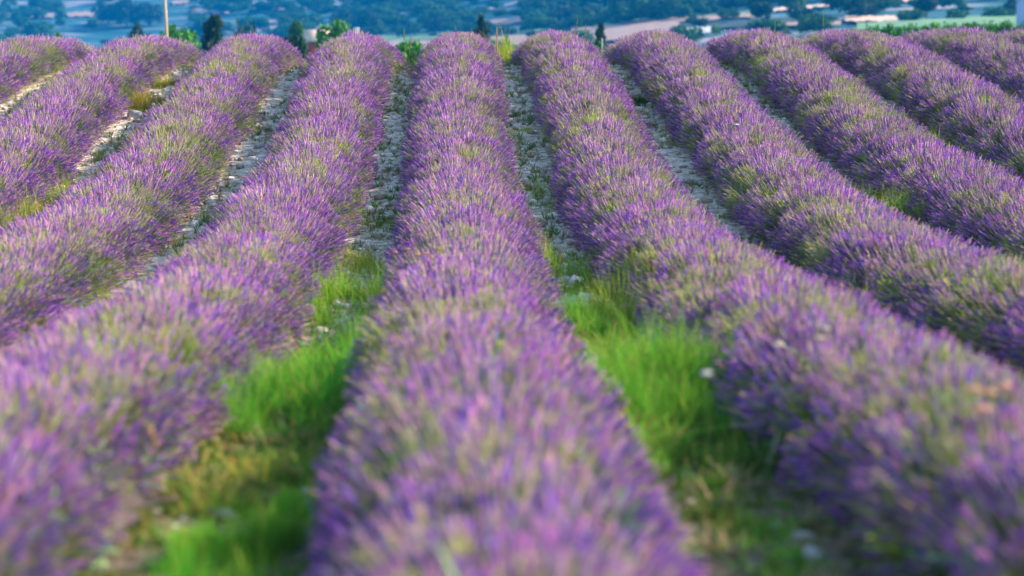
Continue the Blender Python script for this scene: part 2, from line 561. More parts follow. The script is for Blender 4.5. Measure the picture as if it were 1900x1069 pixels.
def tree_px(label, px, ytop, wpx, dist=None, ybase=None, kind='round', name='deciduous_tree', cat='tree', group=None):
    if ybase is not None:
        q = behind_crest(px, ybase)
        dist = math.hypot(q.x, q.y)
    else:
        d = ray(px, 100); k = dist / math.hypot(d.x, d.y)
        q = Vector((d.x * k, d.y * k, 0)); q.z = float(ground(q.x, q.y))
    top = px_z(px, ytop, dist)
    h = max(top.z - q.z, 1.0)
    tree(name, label, cat, (q.x, q.y, q.z - 0.1), h, wpx * dist / FPX, kind, group)


T = tree_px
T('round bright green bush right beside the tall wooden pole', 334, 46, 68, dist=72, kind='round', name='green_bush', cat='bush')
T('dark narrow tree standing right of the green bush and pole', 401, 28, 54, dist=150, kind='tall')
T('deep green rounded tree in front of the red walled house', 619, 36, 68, dist=105, kind='round', name='green_tree')
T('grey purple leaning tree left of the red walled house', 556, 40, 54, dist=170, kind='tall')
T('dark shrub below the leaning tree left of the house', 540, 66, 50, dist=110, kind='round', name='dark_shrub', cat='bush')
T('dark pointed tree right behind the central lavender row', 893, 28, 54, dist=190, kind='conifer', name='pine_tree')
T('small dark conifer in the gap right of the centre', 1115, 42, 36, dist=140, kind='conifer', name='pine_tree')
T('dark green bush in the gap left of the central lavender row', 760, 72, 56, dist=60, kind='round', name='green_bush', cat='bush')
T('dark green bush in the gap right of the central lavender row', 940, 68, 70, dist=62, kind='wide', name='green_bush', cat='bush')
T('low green bush at foot of the small conifer', 1117, 74, 36, dist=58, kind='round', name='green_bush', cat='bush')
T('huge blue dark bush spread high on the left hillside', 235, -2, 104, ybase=50, kind='wide', name='large_bush', cat='bush')
T('second dark bush joined to right side of the huge hillside bush', 275, 6, 60, ybase=49, kind='wide', name='large_bush', cat='bush')
T('dark bush joined to left side of the huge hillside bush', 200, 8, 50, ybase=46, kind='wide', name='large_bush', cat='bush')
T('narrow bluish tree left of the huge hillside bush', 110, 17, 20, ybase=48, kind='tall')
T('dark tree standing close left of the tall wooden pole', 262, 50, 54, dist=230, kind='round')
T('broad dark trees behind row crest right of the narrow tree', 455, 44, 64, dist=260, kind='wide')
T('small bluish tree far left on the hillside', 40, 30, 24, ybase=56, kind='round')
T('small bluish shrub under the huge hillside bush', 172, 34, 28, ybase=58, kind='round', name='hillside_shrub', cat='bush')
T('dark green shrub just above the leftmost lavender row', 108, 58, 24, dist=90, kind='round', name='green_bush', cat='bush')
T('bluish tree between the pole and the grey leaning tree', 487, 32, 30, ybase=66, kind='round')
T('dark tree grove left part behind the white chimney', 640, 16, 56, ybase=62, kind='wide')
T('dark tree right of the white chimney', 686, 24, 44, ybase=68, kind='round')
T('dark rounded tree at centre of the valley grove', 725, 22, 36, ybase=48, kind='round')
T('broad teal tree behind the pale meadow strip', 770, 40, 34, ybase=68, kind='round')
T('dark low tree group left of the pine', 808, 36, 40, ybase=63, kind='wide')
T('small round tree on the edge of the stubble field', 849, 40, 12, ybase=60, kind='round')
T('tiny round shrub left one on the pink field', 926, 44, 9, ybase=56, kind='round', name='hillside_shrub', cat='bush')
T('tiny round shrub right one on the pink field', 944, 44, 10, ybase=54, kind='round', name='hillside_shrub', cat='bush')
T('low dark tree pair at the end of the pink field', 985, 36, 32, ybase=52, kind='wide')
T('round green tree at the meadow edge above row', 986, 56, 20, ybase=75, kind='round')
T('broad dark tree at the top centre behind the mast', 1050, 10, 66, ybase=45, kind='wide')
T('dark tree right of the broad one at top centre', 1100, 12, 50, ybase=44, kind='round')
T('teal tree row start left of the mast', 1000, -4, 60, ybase=34, kind='wide')
T('teal tree behind the mast on the right', 1170, 0, 60, ybase=36, kind='round')
T('tall teal tree in the right half treeline', 1230, -6, 70, ybase=33, kind='wide')
T('teal tree with rounded top in the right treeline', 1300, -6, 60, ybase=28, kind='round')
T('teal tree above the dark fallow field', 1360, -8, 60, ybase=26, kind='round')
T('dark isolated tree above the right lavender rows', 1413, 4, 38, ybase=48, kind='round')
T('round vivid green bush beside the white sheeting', 1328, 47, 22, ybase=67, kind='round', name='green_bush', cat='bush')
T('small green shrub on the narrow tan strip', 1484, 44, 17, ybase=58, kind='round', name='green_bush', cat='bush')
T('dark tree left of the bright soil bar', 1600, 8, 60, ybase=34, kind='wide')
T('dark low shrub under the bright slope strip', 1500, 24, 70, ybase=36, kind='wide', name='hillside_shrub', cat='bush')
T('teal green tree at right end of the bright soil bar', 1690, 17, 46, ybase=48, kind='round')
T('tall dark tree behind the teal green tree', 1718, -8, 44, ybase=40, kind='round')
T('round teal tree in front of the ploughed slope', 1776, 16, 44, ybase=44, kind='round')
T('broad teal tree left of the pale house', 1850, 12, 58, ybase=40, kind='wide')
T('dark tree touching the pale house at the right edge', 1872, -4, 30, ybase=36, kind='tall')
hz = 0
for i in range(9):
    T(('first vivid green bush at the left end of the far hedge', 'second bush from the left end of the far green hedge', 'third bush from the left end of the far green hedge',
       'bush just left of the middle of the far green hedge', 'middle bush of the far green hedge above right rows', 'bush just right of the middle of the far green hedge',
       'third bush from the right end of the far green hedge', 'second bush from the right end of the far green hedge', 'last green hedge bush at the right picture edge')[i], 1618 + i * 36, 43 - i * 0.9 + random.uniform(-1.5, 1.5), 42, dist=100 + random.uniform(-4, 4), 
      kind=('wide', 'round')[i % 2], name='hedge_bush', cat='bush', group='hedge bushes above the right rows')

# the woodland on the far slopes: too many and too soft to count
def pts_object(name, pts, rots, scls, idx, tint, collection, parent=None):
    me = bpy.data.meshes.new(name)
    me.vertices.add(len(pts)); me.vertices.foreach_set('co', np.asarray(pts, np.float32).ravel())
    a = me.attributes.new('rot', 'FLOAT_VECTOR', 'POINT'); a.data.foreach_set('vector', np.asarray(rots, np.float32).ravel())
    a = me.attributes.new('scl', 'FLOAT_VECTOR', 'POINT'); a.data.foreach_set('vector', np.asarray(scls, np.float32).ravel())
    a = me.attributes.new('idx', 'INT', 'POINT'); a.data.foreach_set('value', np.asarray(idx, np.int32))
    a = me.attributes.new('tint', 'FLOAT', 'POINT'); a.data.foreach_set('value', np.asarray(tint, np.float32))
    o = link(name, me, parent)
    gn = bpy.data.node_groups.get('scatter_' + collection.name)
    if gn is None:
        gn = bpy.data.node_groups.new('scatter_' + collection.name, 'GeometryNodeTree')
        gn.interface.new_socket('Geometry', in_out='INPUT', socket_type='NodeSocketGeometry')
        gn.interface.new_socket('Geometry', in_out='OUTPUT', socket_type='NodeSocketGeometry')
        N, L = gn.nodes, gn.links
        gi = N.new('NodeGroupInput'); go = N.new('NodeGroupOutput')
        ci = N.new('GeometryNodeCollectionInfo'); ci.inputs['Collection'].default_value = collection
        ci.inputs['Separate Children'].default_value = True; ci.inputs['Reset Children'].default_value = True
        ip = N.new('GeometryNodeInstanceOnPoints'); ip.inputs['Pick Instance'].default_value = True
        def na(nm, ty):
            n = N.new('GeometryNodeInputNamedAttribute'); n.data_type = ty; n.inputs['Name'].default_value = nm
            return n.outputs['Attribute']
        L.new(gi.outputs[0], ip.inputs['Points']); L.new(ci.outputs[0], ip.inputs['Instance'])
        L.new(na('idx', 'INT'), ip.inputs['Instance Index'])
        L.new(na('rot', 'FLOAT_VECTOR'), ip.inputs['Rotation'])
        L.new(na('scl', 'FLOAT_VECTOR'), ip.inputs['Scale'])
        L.new(ip.outputs[0], go.inputs[0])
    md = o.modifiers.new('scatter', 'NODES'); md.node_group = gn
    return o


def source_collection(name, meshes):
    c = bpy.data.collections.new(name)
    for i, m in enumerate(meshes):
        o = bpy.data.objects.new('%s_source_%02d' % (name, i), m)
        c.objects.link(o)
    return c


scrub_src = source_collection('scrub', CROWNS['round'] + CROWNS['wide'])
pts = []; scl = []
r = np.random.default_rng(5)
n = 0
while n < 4600:
    a = math.radians(r.uniform(-22, 24)); d = 330 * (2600 / 330) ** r.uniform(0, 1)
    x, y = d * math.sin(a), d * math.cos(a)
    s = 0.5 + 0.5 * math.tanh((x / y - 0.03) / 0.13)
    y0 = 880 * (1 - s) + 470 * s
    if y < y0 - 40 and r.random() > 0.03: continue
    if vnoise(np.array([x / 60.0]), np.array([y / 60.0]), 9)[0] < (0.50 if x / y < -0.05 else 0.40) and r.random() > 0.1: continue
    h = r.uniform(1.5, 6.0) * (1 if r.random() > 0.2 else 1.7)
    w = h * r.uniform(1.0, 2.2)
    if x / y < -0.05 and abs(x / y + 0.163) < 0.03 and 880 < d < 1080: continue
    pts.append((x, y, float(ground(x, y)) - 0.2)); scl.append((w, w, h)); n += 1
o = pts_object('hillside_scrub', pts, np.stack([np.zeros(n), np.zeros(n), r.uniform(0, 6.28, n)], -1), scl, r.integers(0, 5, n), np.zeros(n), scrub_src)
tag(o, 'soft mass of scrub and woodland covering the far slopes', 'scrub', kind='stuff')

# ------------------------------------------------------------------ pole, house, mast, far things
def ground_at(px, dist):
    d = ray(px, 100); k = dist / math.hypot(d.x, d.y)
    return Vector((d.x * k, d.y * k, float(ground(d.x * k, d.y * k))))


g = ground_at(313, 66)
topv = px_z(303, -60, 66)
mb = MB()
dv = topv - g
mb.tube([(0, 0, -0.3), tuple(dv * 0.3), tuple(dv * 0.62 + Vector((0.015, 0, 0))), tuple(dv)], [0.058, 0.052, 0.046, 0.04], (1, 1, 1), 12)
o = mb.build('wooden_pole', M_POLE, smooth=True); o.location = g
tag(o, 'tall thin pale wooden pole leaning slightly beyond the left rows', 'pole')
cp = MB(); cp.tube([tuple(dv), tuple(dv * 1.004)], [0.05, 0.05], (1, 1, 1), 12); cp.build('pole_cap', M_BARK, o)

M_RED = noise_mat('red_render', [(0.35, (0.42, 0.07, 0.06)), (0.65, (0.55, 0.12, 0.09))], 2, bump=0.2, bscale=10)
M_ROOF = noise_mat('pale_roof_tiles', [(0.35, (0.62, 0.50, 0.36)), (0.65, (0.75, 0.62, 0.46))], 3, bump=0.3, bscale=10)
M_WALL = noise_mat('white_render', [(0.35, (0.66, 0.66, 0.66)), (0.65, (0.78, 0.78, 0.77))], 2, bump=0.2, bscale=10)
M_GLASS = noise_mat('dark_window', [(0.4, (0.02, 0.03, 0.04)), (0.6, (0.05, 0.06, 0.07))], 2, bump=0, rough=0.15)


def house(name, label, px, dist, x0px, x1px, yeave, yridge, wall_mat, rot=0.0, roof_mat=None):
    g = ground_at(px, dist)
    e = link(name, None); e.location = g; e.rotation_euler = (0, 0, rot)
    tag(e, label, 'house')
    w = (x1px - x0px) * dist / FPX; he = px_z(px, yeave, dist).z - g.z; hr = px_z(px, yridge, dist).z - g.z
    d = w * 0.9
    mb = MB(); mb.box(-w / 2, w / 2, -d / 2, d / 2, -0.5, he, (1, 1, 1)); wl = mb.build('wall', wall_mat, e)
    rf = MB(); ov = 0.25; th = 0.12
    for sgn in (-1, 1):
        v = []
        for yy, zz in ((sgn * (d / 2 + ov), he - 0.05), (0, hr)):
            for xx in (-w / 2 - ov, w / 2 + ov):
                v += [(xx, yy, zz), (xx, yy, zz + th)]
        rf.add(v, [(0, 2, 3, 1), (4, 5, 7, 6), (1, 3, 7, 5), (0, 4, 6, 2), (0, 1, 5, 4), (2, 6, 7, 3)], (1, 1, 1))
    rr = rf.build('roof', roof_mat or M_ROOF, e)
    for xx in (-w / 2 + 0.02, w / 2 - 0.22):
        gb = MB()
        gb.add([(xx, -d / 2, he), (xx, d / 2, he), (xx, 0, hr - 0.02), (xx + 0.2, -d / 2, he), (xx + 0.2, d / 2, he), (xx + 0.2, 0, hr - 0.02)],
               [(0, 1, 2), (3, 5, 4), (0, 3, 4, 1), (1, 4, 5, 2), (2, 5, 3, 0)], (1, 1, 1))
        gb.build('gable', wall_mat, e)
    for k in (-0.25, 0.25):
        wm = MB(); wm.box(k * w - 0.4, k * w + 0.4, -d / 2 - 0.03, -d / 2 + 0.05, he * 0.45, he * 0.45 + 1.1, (1, 1, 1))
        wi = wm.build('window', M_GLASS, e)
    dm = MB(); dm.box(-0.45, 0.45, -d / 2 - 0.04, -d / 2 + 0.05, 0.0, 2.0, (1, 1, 1)); dm.build('door', M_BARK, e)
    return e, rr, w, d, he, hr


e, rr, w, d, he, hr = house('red_walled_house', 'small house with red walls and cream roof behind the green tree', 588, 150, 571, 606, 76, 58, M_RED, 0.15)
e2, rr2, w2, d2, he2, hr2 = house('white_house', 'cream roofed white house behind the lavender row left of centre', 652, 160, 638, 668, 76, 66, M_WALL, -0.1)
ch = MB(); top = px_z(661, 54, 160).z - e2.location.z
ch.box(w2 * 0.18, w2 * 0.18 + 0.34, -0.2, 0.2, hr2 - 0.6, top, (1, 1, 1)); ch.box(w2 * 0.18 - 0.06, w2 * 0.18 + 0.40, -0.26, 0.26, top, top + 0.08, (1, 1, 1))
ch.build('chimney', M_WALL, rr2)
M_BLUEW = noise_mat('pale_lilac_render', [(0.35, (0.40, 0.44, 0.58)), (0.65, (0.50, 0.52, 0.66))], 1, bump=0)
house('pale_house', 'pale lilac house cut off by the right edge of the picture', 1930, 330, 1889, 1960, 0, -14, M_BLUEW, 0.05)

M_METAL = noise_mat('galvanised_metal', [(0.4, (0.45, 0.5, 0.55)), (0.6, (0.6, 0.65, 0.7))], 3, bump=0, rough=0.5)
q = behind_crest(1138, 42); dm = math.hypot(q.x, q.y)
mb = MB(); H = px_z(1138, 14, dm).z - q.z
mb.tube([(0, 0, -0.2), (0, 0, H)], [0.22, 0.12], (1, 1, 1), 8); mb.tube([(-1.3, 0, H * 0.6), (1.3, 0, H * 0.6)], 0.12, (1, 1, 1), 6); mb.box(-0.5, 0.5, -0.3, 0.3, H * 0.3, H * 0.5, (1, 1, 1))
o = mb.build('mast', M_METAL); o.location = q
tag(o, 'small pale mast with crossbar on the valley meadow', 'mast')
q = behind_crest(98, 62); dm = math.hypot(q.x, q.y)
mb = MB(); H = px_z(98, 40, dm).z - q.z; mb.tube([(0, 0, -0.2), (0, 0, H)], [0.2, 0.14], (1, 1, 1), 8)
o = mb.build('post', M_METAL); o.location = q
tag(o, 'faint pale post on the far left hillside', 'post')
g = ground_at(1116, 46); mb = MB(); H = px_z(1116, 71, 46).z - g.z
mb.tube([(0, 0, -0.2), (0.01, 0, H)], [0.018, 0.016], (1, 1, 1), 8)
o = mb.build('stake', noise_mat('grey_stake_wood', [(0.4, (0.2, 0.24, 0.27)), (0.6, (0.3, 0.34, 0.38))], 3, bump=0)); o.location = g
tag(o, 'pale blue grey stake standing before the small conifer', 'stake')

# ------------------------------------------------------------------ lavender
PAL = [((0.19, 0.06, 0.52), 4.8), ((0.47, 0.115, 0.58), 5.5), ((0.80, 0.30, 0.63), 5.5), ((0.08, 0.04, 0.40), 2.8), ((0.25, 0.09, 0.74), 3.0),
       ((0.84, 0.54, 0.46), 1.4), ((0.48, 0.54, 0.12), 0.8)]
PW = np.array([w for _, w in PAL]); PW = PW / PW.sum()


def spike(mb, r, base, tip, bend, detail=6, L_=None):
    """one stem with its flower spike: thin stem, whorls of buds, one whorl set apart below"""
    base = Vector(base); tip = Vector(tip)
    mid = (base + tip) / 2 + Vector(bend)
    def bez(t): return base * (1 - t) ** 2 + mid * 2 * t * (1 - t) + tip * t * t
    sc = np.array([0.42, 0.56, 0.08]) * r.uniform(0.8, 1.35) + np.array([0.14, 0.02, 0.02]) * r.uniform(0, 1) ** 2
    pts = [bez(t) for t in (0, 0.35, 0.7, 0.97)]
    mb.tube(pts, [0.0021, 0.0020, 0.0018, 0.0015], sc, 3, False)
    col = np.array(PAL[r.choice(len(PAL), p=PW)][0]) * r.uniform(0.75, 1.25)
    ln = (tip - base).length
    sl_ = (L_ or r.uniform(0.032, 0.058)) / ln
    ts = [1 - sl_ * (k / (detail - 1)) for k in range(detail)]
    if r.random() < 0.6: ts.append(1 - sl_ * r.uniform(1.25, 1.5))
    for i, t in enumerate(ts):
        p = bez(t); d = (bez(min(t + 0.02, 1.0)) - bez(t - 0.02)).normalized()
        a = d.cross(Vector((0.3, 0.2, 0.9))).normalized()
        if a.length < 0.1: a = Vector((1, 0, 0))
        b = d.cross(a)
        rad = (0.0024 if i == 0 else (0.0045 if i < detail - 1 else 0.0040)) * r.uniform(0.85, 1.2)
        hh = sl_ * ln / (detail - 1) * 0.62
        a0 = r.uniform(0, 6.28)
        vs = [p + d * hh]
        for j in range(5):
            q = a0 + j * 2 * math.pi / 5
            rr_ = rad * r.uniform(0.75, 1.25)
            vs.append(p + (a * math.cos(q) + b * math.sin(q)) * rr_ + d * r.uniform(-0.3, 0.3) * hh)
        vs.append(p - d * hh * 0.8)
        fs = [(0, 1 + j, 1 + (j + 1) % 5) for j in range(5)] + [(6, 1 + (j + 1) % 5, 1 + j) for j in range(5)]
        cc = np.array([col * r.uniform(0.8, 1.25) for _ in range(7)])
        if r.random() < 0.3: cc[r.integers(1, 6)] = (0.42, 0.22, 0.75)
        cc[6] = col * 0.55 + np.array([0.05, 0.07, 0.03])
        mb.add(vs, fs, np.clip(cc, 0, 0.85))


def tuft(seed, n=27, h=0.268, spread=0.07):
    r = np.random.default_rng(seed)
    mb = MB()
    for i in range(n):
        a = r.uniform(0, 6.28); q = math.sqrt(r.uniform(0, 1))
        b = (0.03 * q * math.cos(a), 0.03 * q * math.sin(a), 0)
        hh = h * (r.uniform(0.42, 1.0) ** 0.75) * 1.14
        t = (spread * q * math.cos(a) + r.normal(0, 0.018), spread * q * math.sin(a) + r.normal(0, 0.018), hh)
        spike(mb, r, b, t, (r.normal(0, 0.012), r.normal(0, 0.012), 0))
    return mb.mesh('lavender_tuft', M_LAV)


def leaf_tuft(seed, n=26):
    r = np.random.default_rng(seed)
    mb = MB()
    for i in range(n):
        a = r.uniform(0, 6.28); el = r.uniform(0.3, 1.4)
        d = Vector((math.cos(a) * math.cos(el), math.sin(a) * math.cos(el), math.sin(el)))
        b = Vector((r.normal(0, 0.02), r.normal(0, 0.02), r.uniform(0, 0.05)))
        s = d.cross(Vector((0, 0, 1))).normalized() * 0.0028
        L_ = r.uniform(0.05, 0.10)
        c = np.array([0.12, 0.23, 0.08]) * r.uniform(0.6, 1.5)
        up = Vector((0, 0, L_ * 0.15))
        mb.add([b - s, b + s, b + d * L_ * 0.6 + s * 1.3 + up, b + d * L_, b + d * L_ * 0.6 - s * 1.3 + up], [(0, 1, 2, 4), (4, 2, 3)], c)
    return mb.mesh('lavender_leaves', M_LEAF)


def stem_tuft(seed, n=26, h=0.268):
    """green stems whose flowers have not opened: thin stem, narrow green head"""
    r = np.random.default_rng(seed); mb = MB()
    for i in range(n):
        a = r.uniform(0, 6.28); q = math.sqrt(r.uniform(0, 1)); hh = h * r.uniform(0.5, 1.05)
        b = Vector((0.03 * q * math.cos(a), 0.03 * q * math.sin(a), 0))
        t = Vector((0.07 * q * math.cos(a) + r.normal(0, 0.02), 0.07 * q * math.sin(a) + r.normal(0, 0.02), hh))
        c = np.array([0.34, 0.56, 0.06]) * r.uniform(0.7, 1.2) + np.array([0.2, 0.04, 0.0]) * r.uniform(0, 1) ** 2
        m = (b + t) / 2 + Vector((r.normal(0, 0.01), r.normal(0, 0.01), 0))
        mb.tube([b, m, t * 0.86 + b * 0.14, t * 0.93 + b * 0.07, t], [0.0021, 0.002, 0.0018, 0.0034, 0.0008], c, 3, False)
    return mb.mesh('lavender_stems', M_LAV)


LAV = source_collection('lavender', [tuft(100 + i) for i in range(9)] + [stem_tuft(150 + i) for i in range(3)])
LEA = source_collection('leaves', [leaf_tuft(200 + i) for i in range(5)])
SINGLES = []
for i in range(10):
    r = np.random.default_rng(300 + i); mb = MB()
    spike(mb, r, (0, 0, 0), (r.normal(0, 0.03), r.normal(0, 0.03), 0.29), (r.normal(0, 0.015), 0, 0), 8, 0.075)
    SINGLES.append(mb.mesh('flower_spike', M_LAV))

ROW_LABELS = {
    -5: 'lavender row outside the left edge, beyond the leftmost full one',
    -4: 'lavender row at the far left corner, only its crest in view',
    -3: 'lavender row with crest just left of the tall wooden pole',
    -2: 'lavender row with crest between the pole and the red walled house',
    -1: 'lavender row left of centre, crest below the white chimney',
    0: 'central lavender row running straight towards the viewer',
    1: 'lavender row right of centre, filling the right foreground',
    2: 'lavender row with crest just right of the small conifer',
    3: 'lavender row crossing to the right edge at mid height',
    4: 'lavender row with yellow flowered weeds on its left flank',
    5: 'lavender row at the upper right corner of the field',
    6: 'lavender row outside the upper right corner, furthest right',
}
zaxis = Vector((0, 0, 1))


def euler_for(d, spin):
    return (Vector(d).to_track_quat('Z', 'Y') @ Quaternion((0, 0, 1), spin)).to_euler()


def visible(x, y, z, m=0.25):
    v = CROT.transposed() @ (Vector((x, y, z)) - CAM)
    if v.z > -0.3: return False
    return abs(v.x / -v.z) < 0.257 + m and abs(v.y / -v.z) < 0.1447 + m


def lavender_row(k):
    r = np.random.default_rng(1000 + k)
    y_start = {0: 2.2, -1: 2.0, 1: 2.0}.get(k, 2.0 + abs(k) * 1.7)
    y_end = 36.0 + r.uniform(-0.3, 0.6)
    e = link('lavender_row', None)
    ox, oy = float(row_x(k, y_start)), y_start
    e.location = (ox, oy, float(ground(ox, oy)))
    org = np.array(e.location)
    tag(e, ROW_LABELS[k], 'lavender row', 'parallel rows of flowering lavender')
    # woody heart of the row
    ys = np.arange(y_start, y_end, 0.14); th = np.linspace(-1.72, 1.72, 15)
    Y, TH = np.meshgrid(ys, th, indexing='ij')
    amp = (0.82 + 0.36 * vnoise(Y * 2.0, TH * 1.3 + k * 7, 21)) * np.interp(Y, [4.0, 6.0, 9.0, 13.0, 18.0], [0.78, 0.83, 0.89, 0.94, 1.0])
    endt = np.clip(np.minimum(Y - y_start, y_end - Y) / 0.4, 0.05, 1) ** 0.5
    X = row_x(k, Y) + 0.40 * np.sin(TH) * amp * endt
    Z = ground(X, Y) + 0.02 + 0.27 * np.cos(TH) * amp * endt
    v = np.stack([X, Y, Z], -1).reshape(-1, 3) - org
    a, b = Y.shape
    i, j = np.meshgrid(np.arange(a - 1), np.arange(b - 1), indexing='ij')
    f = np.stack([i * b + j, (i + 1) * b + j, (i + 1) * b + j + 1, i * b + j + 1], -1).reshape(-1, 4)
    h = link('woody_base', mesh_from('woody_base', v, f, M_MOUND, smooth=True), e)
    P_, R_, S_, I_, T_ = [], [], [], [], []
    LP, LR, LS, LI = [], [], [], []
    cand = []
    y = y_start + 0.2
    while y < y_end - 0.1:
        size = r.uniform(0.95, 1.04) * float(np.interp(y, [4.0, 6.0, 9.0, 13.0, 18.0], [0.78, 0.83, 0.89, 0.94, 1.0]))
        cx = float(row_x(k, y)) + r.normal(0, 0.02)
        gz = float(ground(cx, y))
        tb = r.uniform(0, 1)
        for q in range(104):
            s = r.uniform(-1, 1)
            th_ = math.asin(np.clip(s, -1, 1)) * 0.94 if r.random() < 0.5 else s * 1.42
            yy = y + r.uniform(-0.34, 0.34)
            fy = (yy - y) / 0.34
            rr_ = size * r.uniform(0.80, 1.04)
            bx = cx + 0.395 * math.sin(th_) * rr_
            bz = float(gz) + 0.04 + 0.22 * math.cos(th_) * rr_
            d = Vector((math.sin(th_) * 1.0, 0.38 * fy + r.normal(0, 0.12), math.cos(th_) * 0.95 + 0.30 * (1 - abs(math.sin(th_)) * 0.4)))
            d.x += r.normal(0, 0.12)
            if q % 5 == 0:
                th_ = r.choice([-1, 1]) * r.uniform(1.15, 1.6); bx = cx + 0.37 * math.sin(th_) * rr_; bz = float(gz) + r.uniform(0.02, 0.12)
                d = Vector((math.sin(th_), r.normal(0, 0.3), r.uniform(0.05, 0.6)))
            d.normalize()
            sz = size * r.uniform(0.86, 1.10) * (0.94 + 0.10 * math.cos(th_))
            sp = r.uniform(0, 6.28)
            en = euler_for(d, sp)
            pp = (bx - org[0], yy - org[1], bz - org[2])
            P_.append(pp); R_.append(tuple(en)); S_.append((sz,) * 3)
            patch = float(vnoise(np.array([yy * 1.3 + 40]), np.array([th_ * 1.6 + k * 11.0]), 33)[0])
            fine = r.random()
            side = sstep(0.9, 1.5, abs(th_))
            I_.append(9 + r.integers(3) if fine > 1 - (0.05 + 0.30 * max(0.0, patch - 0.45) * 2 + 0.16 * side) else r.integers(9))
            T_.append(0.8 if (patch > 0.58 and fine < 0.25) or fine < 0.04 + 0.16 * math.exp(-(th_ / 0.5) ** 2) * (0.4 + patch) else 0.3 * max(0.0, patch - 0.3))
        for q in range(34):
            th_ = r.uniform(-1.6, 1.6)
            yy = y + r.uniform(-0.3, 0.3)
            rr_ = size * r.uniform(0.9, 1.1)
            LP.append((cx + 0.40 * math.sin(th_) * rr_ - org[0], yy - org[1], gz + 0.03 + 0.27 * math.cos(th_) * rr_ - org[2]))
            LR.append(tuple(euler_for((math.sin(th_), r.normal(0, .3), math.cos(th_) + 0.3), r.uniform(0, 6.28))))
            LS.append((r.uniform(0.9, 1.7),) * 3); LI.append(r.integers(5))
        y += r.uniform(0.46, 0.58)
    o = pts_object('flower_mass', P_, R_, S_, I_, T_, LAV, e); o['kind'] = 'stuff'
    o = pts_object('leaf_mass', LP, LR, LS, LI, np.zeros(len(LP)), LEA, e); o['kind'] = 'stuff'
    # the nearest flower spikes, one by one
    cnt = {0: 300, -1: 300, 1: 300}.get(k, 90 if -5 < k < 6 else 0)
    made = 0; tries = 0
    near0 = {0: 3.4, -1: 4.4, 1: 4.4}.get(k, 4.5 + (abs(k) - 1) * 3.4)
    while made < cnt and tries < 20000:
        tries += 1
        yy = near0 + abs(r.normal(0, 2.6))
        if yy > y_end - 0.3: continue
        th_ = r.uniform(-1.25, 1.25)
        nz_ = float(np.interp(yy, [4.0, 6.0, 9.0, 13.0, 18.0], [0.78, 0.83, 0.89, 0.94, 1.0])); cx = float(row_x(k, yy)); bx = cx + 0.38 * nz_ * math.sin(th_); bz = float(ground(cx, yy)) + 0.04 + 0.22 * nz_ * math.cos(th_)
        if not visible(bx, yy, bz + 0.3, 0.02): continue
        s = link('flower_spike', SINGLES[r.integers(10)], e)
        s.location = (bx - org[0], yy - org[1], bz - org[2])
        s.rotation_euler = euler_for((math.sin(th_) + r.normal(0, .1), r.normal(0, 0.2), math.cos(th_) + 0.3), r.uniform(0, 6.28))
        q = r.uniform(0.92, 1.08) * nz_; s.scale = (q, q, q)
        made += 1


for k in range(-5, 7):
    lavender_row(k)

# ------------------------------------------------------------------ stones
ico_v = []; t_ = (1 + 5 ** 0.5) / 2
for s1 in (-1, 1):
    for s2 in (-t_, t_):
        ico_v += [(s1, s2, 0), (0, s1, s2), (s2, 0, s1)]
ico_v = np.array(ico_v) / math.hypot(1, t_)


def hull_faces(v):
    fs = []
    n = len(v)
    e2 = 1.15
    for a in range(n):
        for b in range(a + 1, n):
            for c in range(b + 1, n):
                if max(np.linalg.norm(v[a] - v[b]), np.linalg.norm(v[b] - v[c]), np.linalg.norm(v[a] - v[c])) < e2:
                    nn = np.cross(v[b] - v[a], v[c] - v[a])
                    fs.append((a, b, c) if nn @ v[a] > 0 else (a, c, b))
    return fs


ICO_F = hull_faces(ico_v)


def stone_color(r):
    c = np.array([0.80, 0.74, 0.64]) if r.random() < 0.65 else np.array([0.52, 0.40, 0.26])
    return c * r.uniform(0.6, 1.25)


r = np.random.default_rng(77)
V = []; F = []; C = []; nv = 0
count = 0
for gi in np.arange(-5.5, 7.5, 1.0):
    for _ in range(900):
        yy = r.uniform(3.0, 33.5) ** 1.0
        xx = (float(row_x(math.floor(gi), yy)) + float(row_x(math.ceil(gi), yy))) / 2 + r.normal(0, 0.22)
        s = r.choice([0.012, 0.02, 0.032, 0.05], p=[0.25, 0.35, 0.27, 0.13]) * r.uniform(0.8, 1.3)
        if yy < 10: s *= 0.6
        q = ico_v * r.uniform(0.75, 1.2, (12, 1)) * np.array([s * r.uniform(0.9, 1.5), s, s * r.uniform(0.45, 0.8)])
        a = r.uniform(0, 6.28); ca, sa = math.cos(a), math.sin(a)
        q = q @ np.array([[ca, -sa, 0], [sa, ca, 0], [0, 0, 1]])
        zz = float(ground(xx, yy)) + float(soil_h(xx, yy)) + s * 0.2
        V.append(q + np.array([xx, yy, zz])); F.append(np.array(ICO_F) + nv); nv += 12
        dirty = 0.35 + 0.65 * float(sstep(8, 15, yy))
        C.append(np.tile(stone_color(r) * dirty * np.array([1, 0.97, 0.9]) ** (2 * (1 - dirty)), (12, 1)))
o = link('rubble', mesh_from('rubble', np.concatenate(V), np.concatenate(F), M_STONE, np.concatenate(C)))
tag(o, 'small limestone rubble scattered along the strips between rows', 'rubble', kind='stuff')


